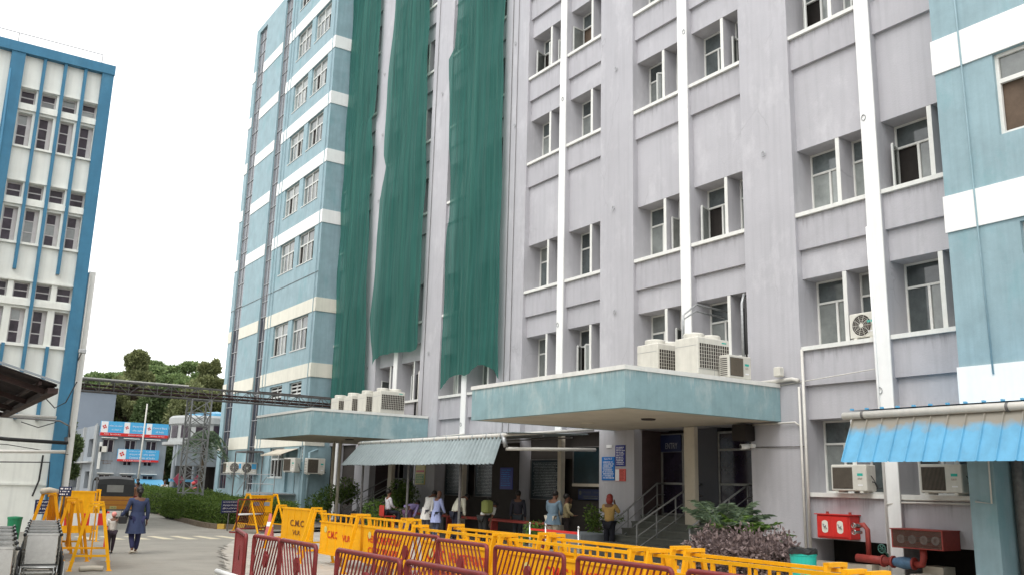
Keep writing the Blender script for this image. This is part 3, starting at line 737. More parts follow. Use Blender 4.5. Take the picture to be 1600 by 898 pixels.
for k, (y, lb) in enumerate([(33.4, 'cream cooling unit on the far canopy, its wide grille in full view'), (34.85, 'second cream cooling unit on the far canopy, just behind the fully visible one'),
                   (36.3, 'third cream cooling unit of the row on the far canopy, between two others'), (37.75, 'last cream cooling unit of the row on the far canopy, where the truss ends')]):
    tall_unit(lb, 16.0, y, 4.0, G1, h=1.5)
M['cheek2'] = mat('brown_grille_bars', (.20, .17, .13), .6)
# ---- box-shaped outdoor units with one fan; local front is -Y
def split_unit(label, loc, rz, wd=.84, h=.62, dp=.32, badge='teal', group='wall air conditioners', dark=True, sticker=None, bracket=True):
    t = thing('outdoor_unit', label, 'air conditioner', loc, rz, group)
    b = MB(); w2, d2 = wd/2, dp/2
    b.cbox(-w2, w2, -d2, d2, .04, h, .018); b.box(-w2+.1, -w2+.18, -d2, d2, 0, .04); b.box(w2-.18, w2-.1, -d2, d2, 0, .04); b.build('casing', 'acbody', t)
    cx = -w2+.07+.255*h/.62; cz = h*.52; r = .245*h/.62
    g = MB()
    if dark:
        g.box(-w2+.05, -w2+.05+wd*.56, -d2-.008, -d2+.001, .09, h-.06); g.use(1)
        for i in range(18): xx = -w2+.07+(wd*.53)*i/17; g.box(xx-.003, xx+.003, -d2-.016, -d2-.008, .10, h-.07)
        g.build('grille', ['acgrill', 'cheek2'], t)
    else:
        g.lathe([(r, -d2-.004), (r+.015, -d2-.012), (r+.015, -d2)], (cx, 0, cz), 28, 'y'); g.use(1); g.disc((cx, -d2-.002, cz), r, 'y', 28); g.use(0)
        g.disc((cx, -d2-.018, cz), .055, 'y', 16)
        for a in range(10): tt = a*math.pi/5; g.bar((cx, -d2-.014, cz), (cx+r*math.cos(tt), -d2-.014, cz+r*math.sin(tt)), .006)
        for rr in (.33, .5, .66, .83): g.tube([(cx+r*rr*math.cos(a*math.pi/12), -d2-.013, cz+r*rr*math.sin(a*math.pi/12)) for a in range(25)], .003, 4)
        g.build('fan_guard', ['acbody', 'acgrill'], t)
    s = MB(); bx = w2-.16
    s.box(bx-.07, bx+.07, -d2-.004, -d2+.001, h*.60, h*.69)
    s.use(1); lines_into(s, (bx, -d2-.005, h*.5), (1, 0, 0), (0, 0, 1), .13, .04, 2, rb); s.use(2); s.box(bx-.06, bx+.06, -d2-.004, -d2+.001, h*.25, h*.30)
    s.build('badge', [badge, 'darktxt', 'whitetxt'], t)
    v = MB()
    for i in range(9): zz = .1+(h-.2)*i/8; v.box(-w2-.006, -w2+.002, -d2+.05, d2-.05, zz, zz+.02)
    v.build('side_vent', 'acgrill', t)
    m = MB(); m.tube([(w2+.005, .02, h*.4), (w2+.06, .03, h*.38), (w2+.10, .06, .1), (w2+.18, .12, .12)], .014, 6); m.tube([(w2+.005, -.02, h*.62), (w2+.05, 0, h*.5), (w2+.12, .06, .12)], .009, 6)
    m.build('hose', 'black', t)
    if sticker:
        q = MB(); q.box(w2-.30, w2-.03, -d2-.007, -d2-.003, h*.45, h*.88); q.build('sticker', sticker, t)
    return t
RW = -math.pi/2     # front turned to -X
split_unit('small cream outdoor unit on the near canopy edge, right of the tall cooling units', (16.75, 15.1, 4.47), 0, .80, .60)
split_unit('outdoor unit on the window ledge above the red hose cabinet, beside the grey pier', (17.97, 12.80, 1.86), RW, .92, .62, .36, group='air conditioners on the low window ledges')
split_unit('outdoor unit on the window ledge under the blue awning', (17.97, 10.62, 1.86), RW, .92, .62, .36, group='air conditioners on the low window ledges')
split_unit('outdoor unit with round fan on the first floor ledge beside the white fin', (18.25, 12.42, 5.335), RW, .70, .62, .3, dark=False)
for lb, loc in (('outdoor unit on the blue wing farthest left, with a dark grille', (16.6, 55.0, 2.12)),):
    split_unit(lb, loc, RW+.0, 1.0, .66, .4, group='air conditioners on the blue wing')
split_unit('outdoor unit with round fan and blue sticker beside the far glass strip', (16.55, 53.2, 2.12), R(-35), .9, .66, .36, dark=False, sticker='signblue', group='air conditioners on the blue wing')
split_unit('outdoor unit with blue sticker under the little shelter frame on the blue wing', (16.55, 50.9, 2.08), R(-35), .9, .66, .36, dark=False, sticker='signblue', group='air conditioners on the blue wing')
split_unit('outdoor unit between the wing door and the wing corner, its side to the yard', (16.55, 44.3, 2.2), R(-70), .9, .72, .42, group='air conditioners on the blue wing')
split_unit('outdoor unit on the blue wing end wall, with a square dark grille', (17.35, 43.3, 2.12), 0, .95, .80, .36, group='air conditioners on the blue wing')
m = MB()
for y in (55.5, 54.5, 53.6, 52.8, 51.4, 50.5): m.bar((16.9, y, 2.10), (16.35, y, 2.10), .05); m.bar((16.9, y, 1.8), (16.5, y, 2.08), .03)
m.bar((16.4, 55.8, 2.08), (16.4, 50.2, 2.08), .05)
tag(m.build('wall_bracket', 'galv'), 'long steel bracket carrying three outdoor units on the blue wing', 'bracket')
tag(MB().cbox(17.2, 17.6, 14.88, 15.2, 4.47, 4.50).cbox(17.72, 17.9, 14.55, 14.75, 4.62, 4.86).build('junction_box', 'acbody'), 'small cream junction box on the pier beside the near canopy', 'box')
m = MB()
m.tube([(18.6, 17.0, 6.7), (17.4, 17.0, 6.75), (16.9, 17.0, 6.4), (16.9, 17.0, 5.5)], .028, 8); m.tube([(18.6, 17.12, 6.55), (17.5, 17.12, 6.6), (17.0, 17.12, 6.3), (17.0, 17.12, 5.5)], .024, 8)
m.tube([(18.6, 16.0, 6.9), (18.1, 15.95, 6.95), (18.0, 15.93, 6.7), (18.0, 15.93, 4.3)], .04, 8); m.use(1); m.tube([(18.5, 15.85, 6.8), (18.05, 15.84, 6.8), (18.05, 15.84, 4.3)], .05, 8); m.tube([(18.5, 16.05, 6.6), (18.15, 16.03, 6.6), (18.15, 16.03, 4.3)], .03, 8)
tag(m.build('refrigerant_pipes', ['galv', 'black'], smooth=True), 'bent insulated pipes from the windows to the near cooling units', 'pipes')
m = MB()
m.tube([(18.6, 34.2, 6.6), (18.25, 34.15, 6.7), (18.1, 34.1, 6.5), (18.1, 34.1, 4.1)], .04, 8); m.tube([(18.6, 36.8, 6.5), (18.2, 36.7, 6.6), (18.1, 36.7, 4.1)], .04, 8)
m.use(1); m.tube([(18.5, 34.35, 6.5), (18.1, 34.3, 6.4), (18.1, 34.3, 4.1)], .06, 8)
tag(m.build('refrigerant_pipes', ['pvc', 'black'], smooth=True), 'white and black pipes dropping to the cooling units on the far canopy', 'pipes')

# ---- grey corrugated awning with gutter
AW = thing('queue_awning', 'grey corrugated awning with a long pvc gutter over the queue', 'awning', (15, 27, 0))
m = MB(); n = 420; pts = []
for i in range(n+1):
    t = i/n; w_ = .055*max(-.25, math.sin(t*2*math.pi*46))
    yt = 32.8+(22.75-32.8)*t; yb = 33.3+(22.35-33.3)*t
    pts += [(14.98-w_*.5, yt, 3.22+w_), (14.45-w_, yb, 2.44+w_*.4+.015*math.sin(t*19))]
vs = pts; fs = [(2*i, 2*i+2, 2*i+3, 2*i+1) for i in range(n)]
m.add(vs, fs); m.add([(p[0]+.008, p[1], p[2]-.01) for p in pts], fs); m.build('apron_sheet', 'sheetgrey', AW, world=True)
m = MB(); pts = []
for i in range(201):
    t = i/200; y = 33.0+(22.3-33.0)*t; w_ = .018*math.sin(t*2*math.pi*76); pts += [(15.0, y, 3.36+w_), (17.99, y, 3.46+w_)]
m.add(pts, [(2*i, 2*i+2, 2*i+3, 2*i+1) for i in range(200)]); m.add([(p[0], p[1], p[2]+.012) for p in pts], [(2*i, 2*i+2, 2*i+3, 2*i+1) for i in range(200)])
m.build('roof_sheet', 'sheetgrey', AW, world=True)
m = MB(); m.tube([(15, 33.0, 3.30), (15, 22.6, 3.30)], .065, 12); m.tube([(15, 22.6, 3.31), (16.5, 22.3, 3.46), (17.95, 22.05, 3.60)], .045, 12)
gt = m.build('gutter', 'pvc', AW, smooth=True, world=True)
for i in range(13): y = 32.6-i*.82; MB().tube([(15.0, y-.03, 3.30), (15.0, y+.03, 3.30)], .074, 12).build('clamp', 'galv', gt, smooth=True, world=True)
m = MB()
m.tube([(15, 22.7, 3.3), (14.99, 22.62, 3.1), (15.03, 22.6, 2.95)], .07, 10); m.build('gutter_elbow', 'galv', gt, smooth=True, world=True)
m = MB(); m.tube([(15.03, 22.6, 2.90), (17.95, 21.95, 2.98)], .055, 10); m.build('beam', 'pvc', AW, smooth=True, world=True)
for y in (32.7, 28.9, 25.3):
    MB().tube([(15.1, y, 0), (15.1, y, 3.3)], .045, 8).build('post', 'dgalv', AW, world=True)
for x in (16.2, 17.3): MB().bar((x, 22.3, 3.33), (x, 33, 3.33), .05, .04).build('purlin', 'dgalv', AW, world=True)
for y in (36.9, 37.6):
    tag(MB().tube([(15.9, y, 0), (15.9, y, 3.54)], .07, 8).build('support_post', 'soffit'), 'brown pipe post under the far canopy, %s the wing' % ('farther from' if y < 37 else 'closer to'), 'post', 'posts under the far canopy')

# ---- blue sheet awning at the near end
BA = thing('blue_awning', 'bright blue ribbed sheet awning with dusty top and grey gutter', 'awning', (15.6, 8, 0))
m = MB(); y = 11.02; i = 0
while y > 1.6:
    x1, z1 = 15.1, 2.42; x0, z0 = 15.57, 3.33
    for (dy, o) in ((0, .0), (.012, .03), (.035, .03), (.047, 0)):
        pass
    A = [(y, 0), (y-.012, .028), (y-.03, .028), (y-.042, 0), (y-.33, 0)]
    for (ya, oa), (yb_, ob) in zip(A, A[1:]):
        m.quad((x0-oa, ya, z0+oa*.4), (x0-ob, yb_, z0+ob*.4), (x1-ob, yb_-.01, z1+ob*.4), (x1-oa, ya-.01, z1+oa*.4))
    y -= .33
BAm = mat('blue_sheet_dusty_top', (.105, .34, .53), .45, streak=.25, grime=.15, var=.10, scale=3, spec=.5)
nt = BAm.node_tree; bs = nt.nodes['Principled BSDF']; src = bs.inputs['Base Color'].links[0].from_socket
tc = nt.nodes.new('ShaderNodeTexCoord'); sp = nt.nodes.new('ShaderNodeSeparateXYZ'); nt.links.new(tc.outputs['Object'], sp.inputs[0])
nz = nt.nodes.new('ShaderNodeTexNoise'); nz.inputs['Scale'].default_value = 3.5; nz.inputs['Detail'].default_value = 5; nt.links.new(tc.outputs['Object'], nz.inputs['Vector'])
ad = nt.nodes.new('ShaderNodeMath'); ad.operation = 'MULTIPLY_ADD'; ad.inputs[1].default_value = .42; nt.links.new(nz.outputs['Fac'], ad.inputs[0]); nt.links.new(sp.outputs['Z'], ad.inputs[2])
rp = nt.nodes.new('ShaderNodeMapRange'); rp.inputs['From Min'].default_value = 3.18; rp.inputs['From Max'].default_value = 3.34; nt.links.new(ad.outputs[0], rp.inputs['Value'])
mx = nt.nodes.new('ShaderNodeMix'); mx.data_type = 'RGBA'; nt.links.new(rp.outputs[0], mx.inputs['Factor']); nt.links.new(src, mx.inputs['A']); mx.inputs['B'].default_value = (.24, .22, .18, 1)
nt.links.new(mx.outputs['Result'], bs.inputs['Base Color'])
m.build('apron_sheet', BAm, BA, world=True)
m = MB(); m.quad((15.5, 11.1, 3.42), (15.5, 1.6, 3.42), (17.98, 1.6, 3.62), (17.98, 11.1, 3.62)).quad((15.5, 11.1, 3.44), (15.5, 1.6, 3.44), (17.98, 1.6, 3.64), (17.98, 11.1, 3.64))
yy = 11.0
while yy > 1.6: m.box(15.48, 15.56, yy-.02, yy+.02, 3.44, 3.475); yy -= .33
m.build('roof_sheet', 'sheetblue', BA, world=True)
m = MB(); m.tube([(15.52, 11.2, 3.34), (15.52, 1.6, 3.36)], .075, 12); g = m.build('gutter', 'pvc', BA, smooth=True, world=True)
for y in (10.75, 7.95, 5.2): MB().tube([(15.52, y-.025, 3.34), (15.52, y+.025, 3.34)], .083, 12).build('clamp', 'dgalv', g, smooth=True, world=True)
for y in (10.9, 6.0): MB().tube([(15.62, y, 3.3), (18.05, y, 3.45)], .03, 8).build('bracket_arm', 'galv', BA, world=True)
for y in (3.0,): MB().tube([(15.6, y, 0), (15.6, y, 3.3)], .05, 8).build('post', 'galv', BA, world=True)

# ---- fire fighting fixtures
FC = thing('fire_hose_cabinet', 'bright red fire hose cabinet with two oval glass windows', 'fire cabinet', (17.85, 13.22, .84))
m = MB(); m.cbox(17.72, 18.09, 12.78, 13.66, .84, 1.36, .015); m.box(17.68, 18.1, 12.75, 13.69, 1.36, 1.38); m.build('cabinet', 'red', FC, world=True)
for y in (13.02, 13.42):
    d = MB(); d.cbox(17.70, 17.719, y-.20, y+.20, .88, 1.33, .008); dr = d.build('door', 'red', FC, world=True)
    q = MB(); r_ = [(17.697, y+.085*math.cos(a)*(1), 1.10+(.105*math.copysign(1, math.sin(a)) if abs(math.sin(a)) > .01 else 0)*.75+.06*math.sin(a)) for a in [k*math.pi/8 for k in range(16)]]
    q.add(r_, [tuple(range(16))]); q.use(1); q.bar((17.69, y-.05, 1.06), (17.69, y+.05, 1.16), .02); q.ball((17.69, y, 1.11), .035, 8, 6)
    q.build('window', ['cream', 'galv'], dr, world=True)
for y in (12.9, 13.5): MB().box(17.9, 17.93, y-.03, y+.03, 1.38, 1.43).build('hook', 'rust', FC, world=True)
VB = thing('fire_inlet_box', 'red oxide fire inlet box with a dusty glass front and four valves', 'fire cabinet', (17.6, 11.1, .8))
m = MB(); m.box(17.44, 18.08, 10.45, 11.62, 1.14, 1.16); m.box(17.46, 18.08, 10.47, 11.60, .77, .79); m.box(17.46, 18.08, 10.47, 10.50, .79, 1.14); m.box(17.46, 18.08, 11.57, 11.60, .79, 1.14); m.box(17.9, 18.08, 10.5, 11.57, .79, 1.14)
m.build('box', 'rust', VB, world=True)
for k in range(4):
    y = 11.42-k*.255; q = MB(); q.tube([(17.85, y, .95), (17.55, y, .95)], .05, 10); q.lathe([(.045, 17.5), (.085, 17.5), (.085, 17.54), (.045, 17.54)], (0, y, .95), 14, 'x'); q.build('valve', 'galv', VB, world=True)
M['dusty'] = mat('dusty_cabinet_glass', (.15, .09, .07), .35, var=.3, scale=5)
m = MB(); m.quad((17.462, 10.50, .79), (17.462, 11.57, .79), (17.462, 11.57, 1.14), (17.462, 10.50, 1.14))
nt = M['dusty'].node_tree; bs = nt.nodes['Principled BSDF']; bs.inputs['Alpha'].default_value = .55
m.build('glass', 'dusty', VB, world=True)
FP = thing('fire_main_pipe', 'thick red fire main with a blue valve and hand wheel', 'pipe', (17.6, 12, 0))
m = MB(); m.tube([(17.75, 12.62, 1.15), (17.75, 12.45, 1.18), (17.75, 12.36, 1.08), (17.75, 12.36, .5)], .055, 12); m.build('riser_pipe', 'rust', FP, smooth=True, world=True); m = MB(); m.tube([(17.7, 12.62, .48), (17.7, 11.75, .46)], .085, 14); m.build('pipe', 'rust', FP, smooth=True, world=True); m = MB(); m.tube([(17.7, 11.25, .44), (17.68, 11.08, .46), (17.66, 11.03, .6), (17.66, 11.03, .77)], .07, 12)
m.build('pipe', 'rust', FP, smooth=True, world=True)
for y in (11.98, 11.75, 11.27): MB().lathe([(0, y-.02), (.125, y-.02), (.125, y+.02), (0, y+.02)], (17.7, 0, .46), 16, 'y').build('flange', 'rust', FP, world=True)
m = MB(); m.lathe([(.08, 11.29), (.11, 11.35), (.13, 11.5), (.11, 11.62), (.08, 11.73)], (17.7, 0, .46), 16, 'y'); m.build('valve_body', mat('blue_valve_paint', (.08, .16, .26), .5, var=.3, scale=8, grime=.4), FP, smooth=True, world=True)
m = MB(); m.tube([(17.5, 11.87+.085*math.cos(a), .72+.085*math.sin(a)) for a in [k*math.pi/9 for k in range(19)]], .014, 6)
for a in range(3): m.bar((17.5, 11.87-.08*math.cos(a*1.05), .72-.08*math.sin(a*1.05)), (17.5, 11.87+.08*math.cos(a*1.05), .72+.08*math.sin(a*1.05)), .014)
m.tube([(17.5, 11.87, .72), (17.7, 11.87, .6), (17.7, 11.87, .5)], .02, 6); m.build('hand_wheel', mat('green_wheel', (.05, .14, .11), .5), FP, smooth=True, world=True)
m = MB()
for z in (1.02, 1.16): m.tube([(17.6, 12.6, z), (17.75, 12.5, z)], .035, 8); m.tube([(17.6, 12.6+.05*math.cos(a), z+.05*math.sin(a)) for a in [k*math.pi/6 for k in range(13)]], .01, 5)
m.build('tap', 'steel', FP, world=True)
MB().box(17.6, 17.85, 12.2, 12.34, 0, .36).build('support', 'soffit', FP, world=True)
tag(MB().cbox(17.3, 17.75, 10.7, 11.15, 0, .28, .02).build('concrete_block', 'soffit'), 'pale concrete block under the fire inlet box', 'block')

# ---- fixtures of the wing door
WD = thing('door_landing', 'small steel landing with rails and stairs at the blue wing door', 'stairs', (16.3, 46.5, 0))
m = MB(); m.box(15.7, 16.88, 44.4, 48.6, 1.10, 1.16); m.build('platform', 'galv', WD, world=True)
m = MB()
for y in (44.45, 46.5, 48.55): m.tube([(15.75, y, 1.16), (15.75, y, 2.08)], .022, 6)
for z in (1.6, 2.08): m.tube([(15.75, 44.45, z), (15.75, 48.55, z)], .022, 6)
for z in (1.0, 1.9): m.tube([(15.75, 48.6, z+.1), (15.75, 50.4, z-1.0+.15)], .02, 6); m.tube([(16.8, 48.6, z+.1), (16.8, 50.4, z-1.0+.15)], .02, 6)
m.build('railing', 'galv', WD, world=True)
for k in range(5): MB().box(15.75, 16.8, 48.62+k*.33, 48.9+k*.33, .92-k*.21, .95-k*.21).build('tread', 'galv', WD, world=True)
for (x, y) in ((15.8, 44.5), (15.8, 48.5)): MB().box(x-.03, x+.03, y-.03, y+.03, 0, 1.1).build('leg', 'galv', WD, world=True)
m = MB(); m.quad((16.88, 44.5, 3.42), (16.88, 47.6, 3.42), (16.0, 47.6, 3.10), (16.0, 44.5, 3.10)).quad((16.88, 44.5, 3.39), (16.88, 47.6, 3.39), (16.0, 47.6, 3.07), (16.0, 44.5, 3.07))
m.box(15.99, 16.01, 44.5, 47.6, 3.04, 3.12)
tag(m.build('door_hood', 'soffit'), 'sloping cream hood over the blue wing door', 'awning')
MB().box(17.05, 17.1, 44.8, 46.2, 1.2, 3.35).build('door', 'blue', HB, world=True); MB().box(16.9, 17.0, 44.72, 44.8, 1.16, 3.3).build('door_frame', 'cream', HB, world=True)
SF = MB()
for x in (15.9, 16.8):
    for y in (49.6, 51.6): SF.bar((x, y, 0), (x, y, 3.3), .06)
SF.bar((15.9, 49.6, 3.3), (15.9, 51.6, 3.3), .06); SF.bar((16.8, 49.6, 3.3), (16.8, 51.6, 3.3), .06); SF.bar((15.9, 49.6, 3.3), (16.8, 49.6, 3.3), .06); SF.bar((15.9, 51.6, 3.3), (16.8, 51.6, 3.3), .06); SF.box(15.9, 16.8, 49.6, 51.6, 3.34, 3.37)
tag(SF.build('steel_frame', 'dgalv'), 'open dark steel frame standing against the blue wing', 'frame')

sc_ = thing('security_camera', 'white dome headed security camera under the near canopy by the pier corner', 'camera', (17.85, 15.72, 2.95))
MB().tube([(-.22, .06, -.02), (.0, 0, .0)], .07, 14).build('camera_body', 'trim', sc_, smooth=True); MB().disc((-.225, .062, -.02), .05, 'x').tube([(-.222, .061, -.02), (-.23, .063, -.021)], .045, 12).build('lens', 'black', sc_); MB().box(.0, .14, -.12, -.02, -.04, .06).build('bracket', 'trim', sc_)
tag(MB().cbox(17.6, 17.98, 15.6, 16.05, 3.08, 3.5, .02).build('speaker_box', 'dark'), 'dark box hung above the security camera under the canopy', 'speaker')
# ---- railings at the two entrances
def railing(label, y, flat_to=19.0, x0=16.45, group='steel handrails on the entrance steps'):
    t = thing('handrail', label, 'handrail', (x0, y, 0), 0, group)
    a = (x0+.1, y, .90); b = (18.7, y, 2.0); 
    for z in (0, -.32, -.62):
        m = MB(); m.tube([(a[0], y, a[2]+z), (b[0], y, b[2]+z), (flat_to, y, b[2]+z)], .026 if z == 0 else .016, 8); m.build('rail', 'dgalv2', t, smooth=True, world=True)
    for k in range(4):
        x = x0+.1+k*(18.7-x0-.1)/3; zt = .90+(x-x0-.1)/(18.7-x0-.1)*1.1
        MB().tube([(x, y, max(0, zt-.92)), (x, y, zt)], .022, 8).build('post', 'dgalv2', t, smooth=True, world=True)
    return t
railing('handrail at the right edge of the near entrance steps, by the purple hedge', 16.55)
railing('handrail in the middle of the near entrance steps, left of the cream column', 18.5)
railing('handrail at the left edge of the near entrance steps, below the blue posters', 20.0, x0=16.9)
railing('handrail at the near side of the far entrance steps under the grey awning', 34.3)
railing('handrail at the far side of the far entrance steps', 37.8)
railing('middle handrail of the far entrance steps', 36.1)
def stanchion(label, x, y):
    t = thing('queue_stanchion', label, 'stanchion', (x, y, 0), 0, 'steel queue posts with red belt')
    MB().tube([(0, 0, .02), (0, 0, .84)], .03, 12).build('post', 'steel', t, smooth=True); MB().lathe([(0, 0), (.16, 0), (.16, .015), (.05, .035), (0, .035)], n=20).build('base', 'steel', t); MB().ball((0, 0, .87), .036).build('cap', 'steel', t, smooth=True)
stanchion('leftmost steel queue post beside the green plant', 14.0, 19.8); stanchion('steel queue post between the other two, under the man in blue', 14.0, 19.1); stanchion('rightmost steel queue post with the red belt end', 14.0, 17.75)
m = MB(); m.box(13.99, 14.01, 17.78, 19.07, .70, .76); m.box(13.99, 14.01, 19.13, 19.77, .70, .75)
tag(m.build('queue_belt', 'red'), 'red belt strung between the steel queue posts', 'belt')
m = MB(); m.cbox(16.4, 16.75, 22.3, 31.8, .68, .76, .02)
for y in (22.6, 25.5, 28.4, 31.5): m.box(16.45, 16.7, y-.04, y+.04, 0, .68)
tag(m.build('queue_bench', 'rust'), 'long low red brown rail the queue leans over', 'rail')
# ================================================================== GROUND
struct('ground', MB().quad((-400, -100, -.01), (400, -100, -.01), (400, 900, -.01), (-400, 900, -.01)), 'dirt')
m = MB(); m.add([(-6, 2, .0), (3.3, 2, 0), (5.55, 17.8, 0), (7.3, 24.2, 0), (8.4, 27.0, 0), (10.0, 31, 0), (16.8, 33.0, 0), (12.4, 33.6, 0), (10.0, 34.2, 0), (10.3, 40.6, 0), (11.3, 47.5, 0), (12.2, 55, 0), (16.5, 75, 0), (-6, 75, 0)], [tuple(range(14))])
struct('road', m, 'asphalt')
m = MB(); m.add([(3.3, 2, .0), (17.8, 2, 0), (17.8, 36, 0), (13.2, 33.55, 0), (10.0, 31, 0), (8.4, 27.0, 0), (7.3, 24.2, 0), (5.55, 17.8, 0)], [tuple(range(8))])
pav = bpy.data.materials.new('forecourt_paving'); M['paving'] = mat('forecourt_paving', (.43, .395, .345), .85, var=.12, scale=.9, grime=.12, bump=.2)
nt = M['paving'].node_tree; bs = nt.nodes['Principled BSDF']; src = bs.inputs['Base Color'].links[0].from_socket
br = nt.nodes.new('ShaderNodeTexBrick'); br.inputs['Scale'].default_value = 1.0; br.inputs['Mortar Size'].default_value = .008; br.inputs['Brick Width'].default_value = .6; br.inputs['Row Height'].default_value = .6; br.offset = 0
br.inputs['Color1'].default_value = (1, 1, 1, 1); br.inputs['Color2'].default_value = (.88, .88, .86, 1); br.inputs['Mortar'].default_value = (.55, .52, .5, 1)
tc = nt.nodes.new('ShaderNodeTexCoord'); nt.links.new(tc.outputs['Object'], br.inputs['Vector'])
mx = nt.nodes.new('ShaderNodeMix'); mx.data_type = 'RGBA'; mx.blend_type = 'MULTIPLY'; mx.inputs['Factor'].default_value = 1; nt.links.new(src, mx.inputs['A']); nt.links.new(br.outputs['Color'], mx.inputs['B'])
nt.links.new(mx.outputs['Result'], bs.inputs['Base Color'])
struct('forecourt', m, 'paving')
M['crack'] = mat('crumbled_road_edge', (.15, .135, .115), .9, var=.3, scale=8)
# crack between road and forecourt, and painted bars across the road
m = MB(); rr = random.Random(5); p = (4.9, 13.0)
pts = [(5.55, 17.8), (5.9, 19.2), (6.4, 20.8), (6.75, 22.2), (7.3, 24.2), (7.9, 25.8)]
for (a, b), (c, d) in zip(pts, pts[1:]):
    for k in range(6):
        t = k/6; x = a+(c-a)*t+rr.uniform(-.08, .08); y = b+(d-b)*t; s_ = rr.uniform(.02, .07)
        m.add([(x-s_, y-.18, .004), (x+s_*.6, y-.15, .004), (x+s_*rr.random(), y+.1, .004), (x+s_, y+.2, .004), (x-s_*rr.random(), y+.22, .004)], [(0, 1, 2, 3, 4)])
struct('road_crack', m, 'crack')
m = MB()
for k in range(7):
    x = 4.85+k*.68; y = 30.35-.05*k
    m.add([(x, y-1.6, .004), (x+.34, y-1.65, .004), (x+.12, y, .004), (x-.14, y, .004)], [(0, 1, 2, 3)])
struct('road_marking', m, 'zebra')
# hedge island
K = [(11.6, 54.7), (11.45, 50), (11.1, 47), (10.62, 43), (10.2, 39), (9.95, 36), (10.0, 34.6), (10.35, 34.0), (11.0, 33.75), (12.0, 33.65), (13.2, 33.55)]
m = MB(); my = MB(); tot = 0
for (a, b), (c, d) in zip(K, K[1:]):
    L = math.hypot(c-a, d-b); n = max(1, round(L/.42))
    for k in range(n):
        t0, t1 = k/n, (k+.93)/n; p = (a+(c-a)*t0, b+(d-b)*t0); q = (a+(c-a)*t1, b+(d-b)*t1)
        tot += 1; tgt = my if (b < 34.7 and (tot % 4 == 0 or tot % 4 == 2)) else m
        tgt.bar((p[0], p[1], .07), (q[0], q[1], .07), .14, .22)
struct('kerb', m, 'kerb'); struct('painted_kerb', my, 'kerby')
struct('planted_soil', MB().add([(x+.05, y+.05, .08) for x, y in K]+[(16.8, 33.6, .08), (16.8, 58, .08), (13, 58, .08)], [tuple(range(len(K)+3))]), 'dirt')

# ================================================================== YELLOW BARRICADES (local x = length)
def yellow_barricade(label, loc, rz, L=2.3, H=1.17, style='rail', text=(), m_='yellow', spread=.36, group='yellow steel barricades'):
    t = thing('barricade', label, 'barricade', loc, rz, group)
    h2 = L/2
    for sx in (-1, 1):
        x = sx*(h2-.05)
        for sy in (-1, 1):
            m = MB(); m.bar((x, sy*spread, 0), (x, sy*.115, H-.03), .062, .036, (1, 0, 0)); m.box(x-.06, x+.06, sy*spread-.05, sy*spread+.05, 0, .012); m.build('leg', m_, t)
        m = MB(); m.box(x-.032, x+.032, -.14, .14, H-.04, H); m.build('leg_cap', m_, t)
        m = MB(); zz = .28; yy = spread-(spread-.115)*zz/(H-.03); m.box(x-.02, x+.02, -yy, yy, zz-.02, zz+.02); m.build('leg_tie', m_, t)
    top = H-.05
    pz1 = H-.26 if style == 'rail' else H-.10
    pz0 = .26
    m = MB(); m.box(-h2+.0, h2-.0, -.02, .02, top-.036, top); m.build('top_rail', m_, t)
    m = MB(); m.box(-h2+.1, h2-.1, -.02, .02, pz0-.04, pz0); m.box(-h2+.1, h2-.1, -.022, .022, pz1, pz1+.035)
    m.build('cross_rail', m_, t)
    if style == 'rail':
        n = max(4, int(L/.28)); m = MB()
        for i in range(1, n): x = -h2+.05+(L-.1)*i/n; m.box(x-.014, x+.014, -.012, .012, pz1+.035, top-.045)
        m.build('bar', m_, t)
    m = MB(); m.box(-h2+.14, h2-.14, -.006, .006, pz0, pz1)
    for i in range(1, 5): x = -h2+.14+(L-.28)*i/5; m.box(x-.012, x+.012, -.014, .014, pz0, pz1)
    m.use(1)
    for (s, x, z, hh, ww, side) in text: text_into(m, s, (x, -.0165*side, z), (side, 0, 0), (0, 0, 1), hh, ww, bold=.022)
    m.use(2)
    if text and style == 'rail':
        m.disc((h2*.62, .0168, pz1-.14), .07, 'y', 18)
    m.build('panel', [m_, 'redtxt' if style == 'rail' else 'darktxt', 'pyel'], t)
    return t
RY = math.pi/2   # local x along +Y; local -y side faces +X, local +y faces -X (the camera)
T1 = [('C.M.C', .62, .745, .17, .55, -1), ('VELLORE POLICE', -.30, .745, .14, 1.02, -1), ('வேலூர் மாவட்ட காவல்', .2, .50, .13, 1.3, -1), ('மெதுவாக செல்லவும்', -.05, .34, .11, 1.5, -1)]
T2 = [('C.M.C', .22, .745, .17, .50, -1), ('VELLORE POLICE', -.56, .745, .16, .92, -1), ('GO', .88, .75, .10, .15, -1), ('GO SLOW', .86, .58, .10, .26, -1), ('வேலூர் மாவட்ட காவல்', -.1, .50, .13, 1.3, -1), ('மெதுவாக செல்லவும்', -.2, .34, .11, 1.5, -1)]
yellow_barricade('lettered yellow police barricade below the bending queue people, farther one of the lettered row', (7.05, 11.82, 0), RY, 2.45, text=T1)
yellow_barricade('lettered yellow police barricade in the middle of the long row, below the red belt', (7.05, 9.15, 0), RY, 2.75, text=T2)
yellow_barricade('front yellow barricade ahead of the purple hedge', (7.1, 6.35, 0), RY, 2.6, text=T1)
yellow_barricade('front yellow barricade nearest the blue awning', (7.15, 3.7, 0), RY, 2.5, text=T2)
G2 = 'yellow barricades in the second row'
yellow_barricade('second row yellow barricade starting beside the last queue men', (7.62, 11.6, 0), RY+.02, 2.5, H=1.19, group=G2)
yellow_barricade('second row yellow barricade below the steel queue posts', (7.65, 9.0, 0), RY, 2.5, H=1.18, group=G2)
yellow_barricade('second row yellow barricade in front of the steps, ending at the hedge', (7.60, 6.6, 0), RY-.02, 2.0, H=1.17, group=G2)
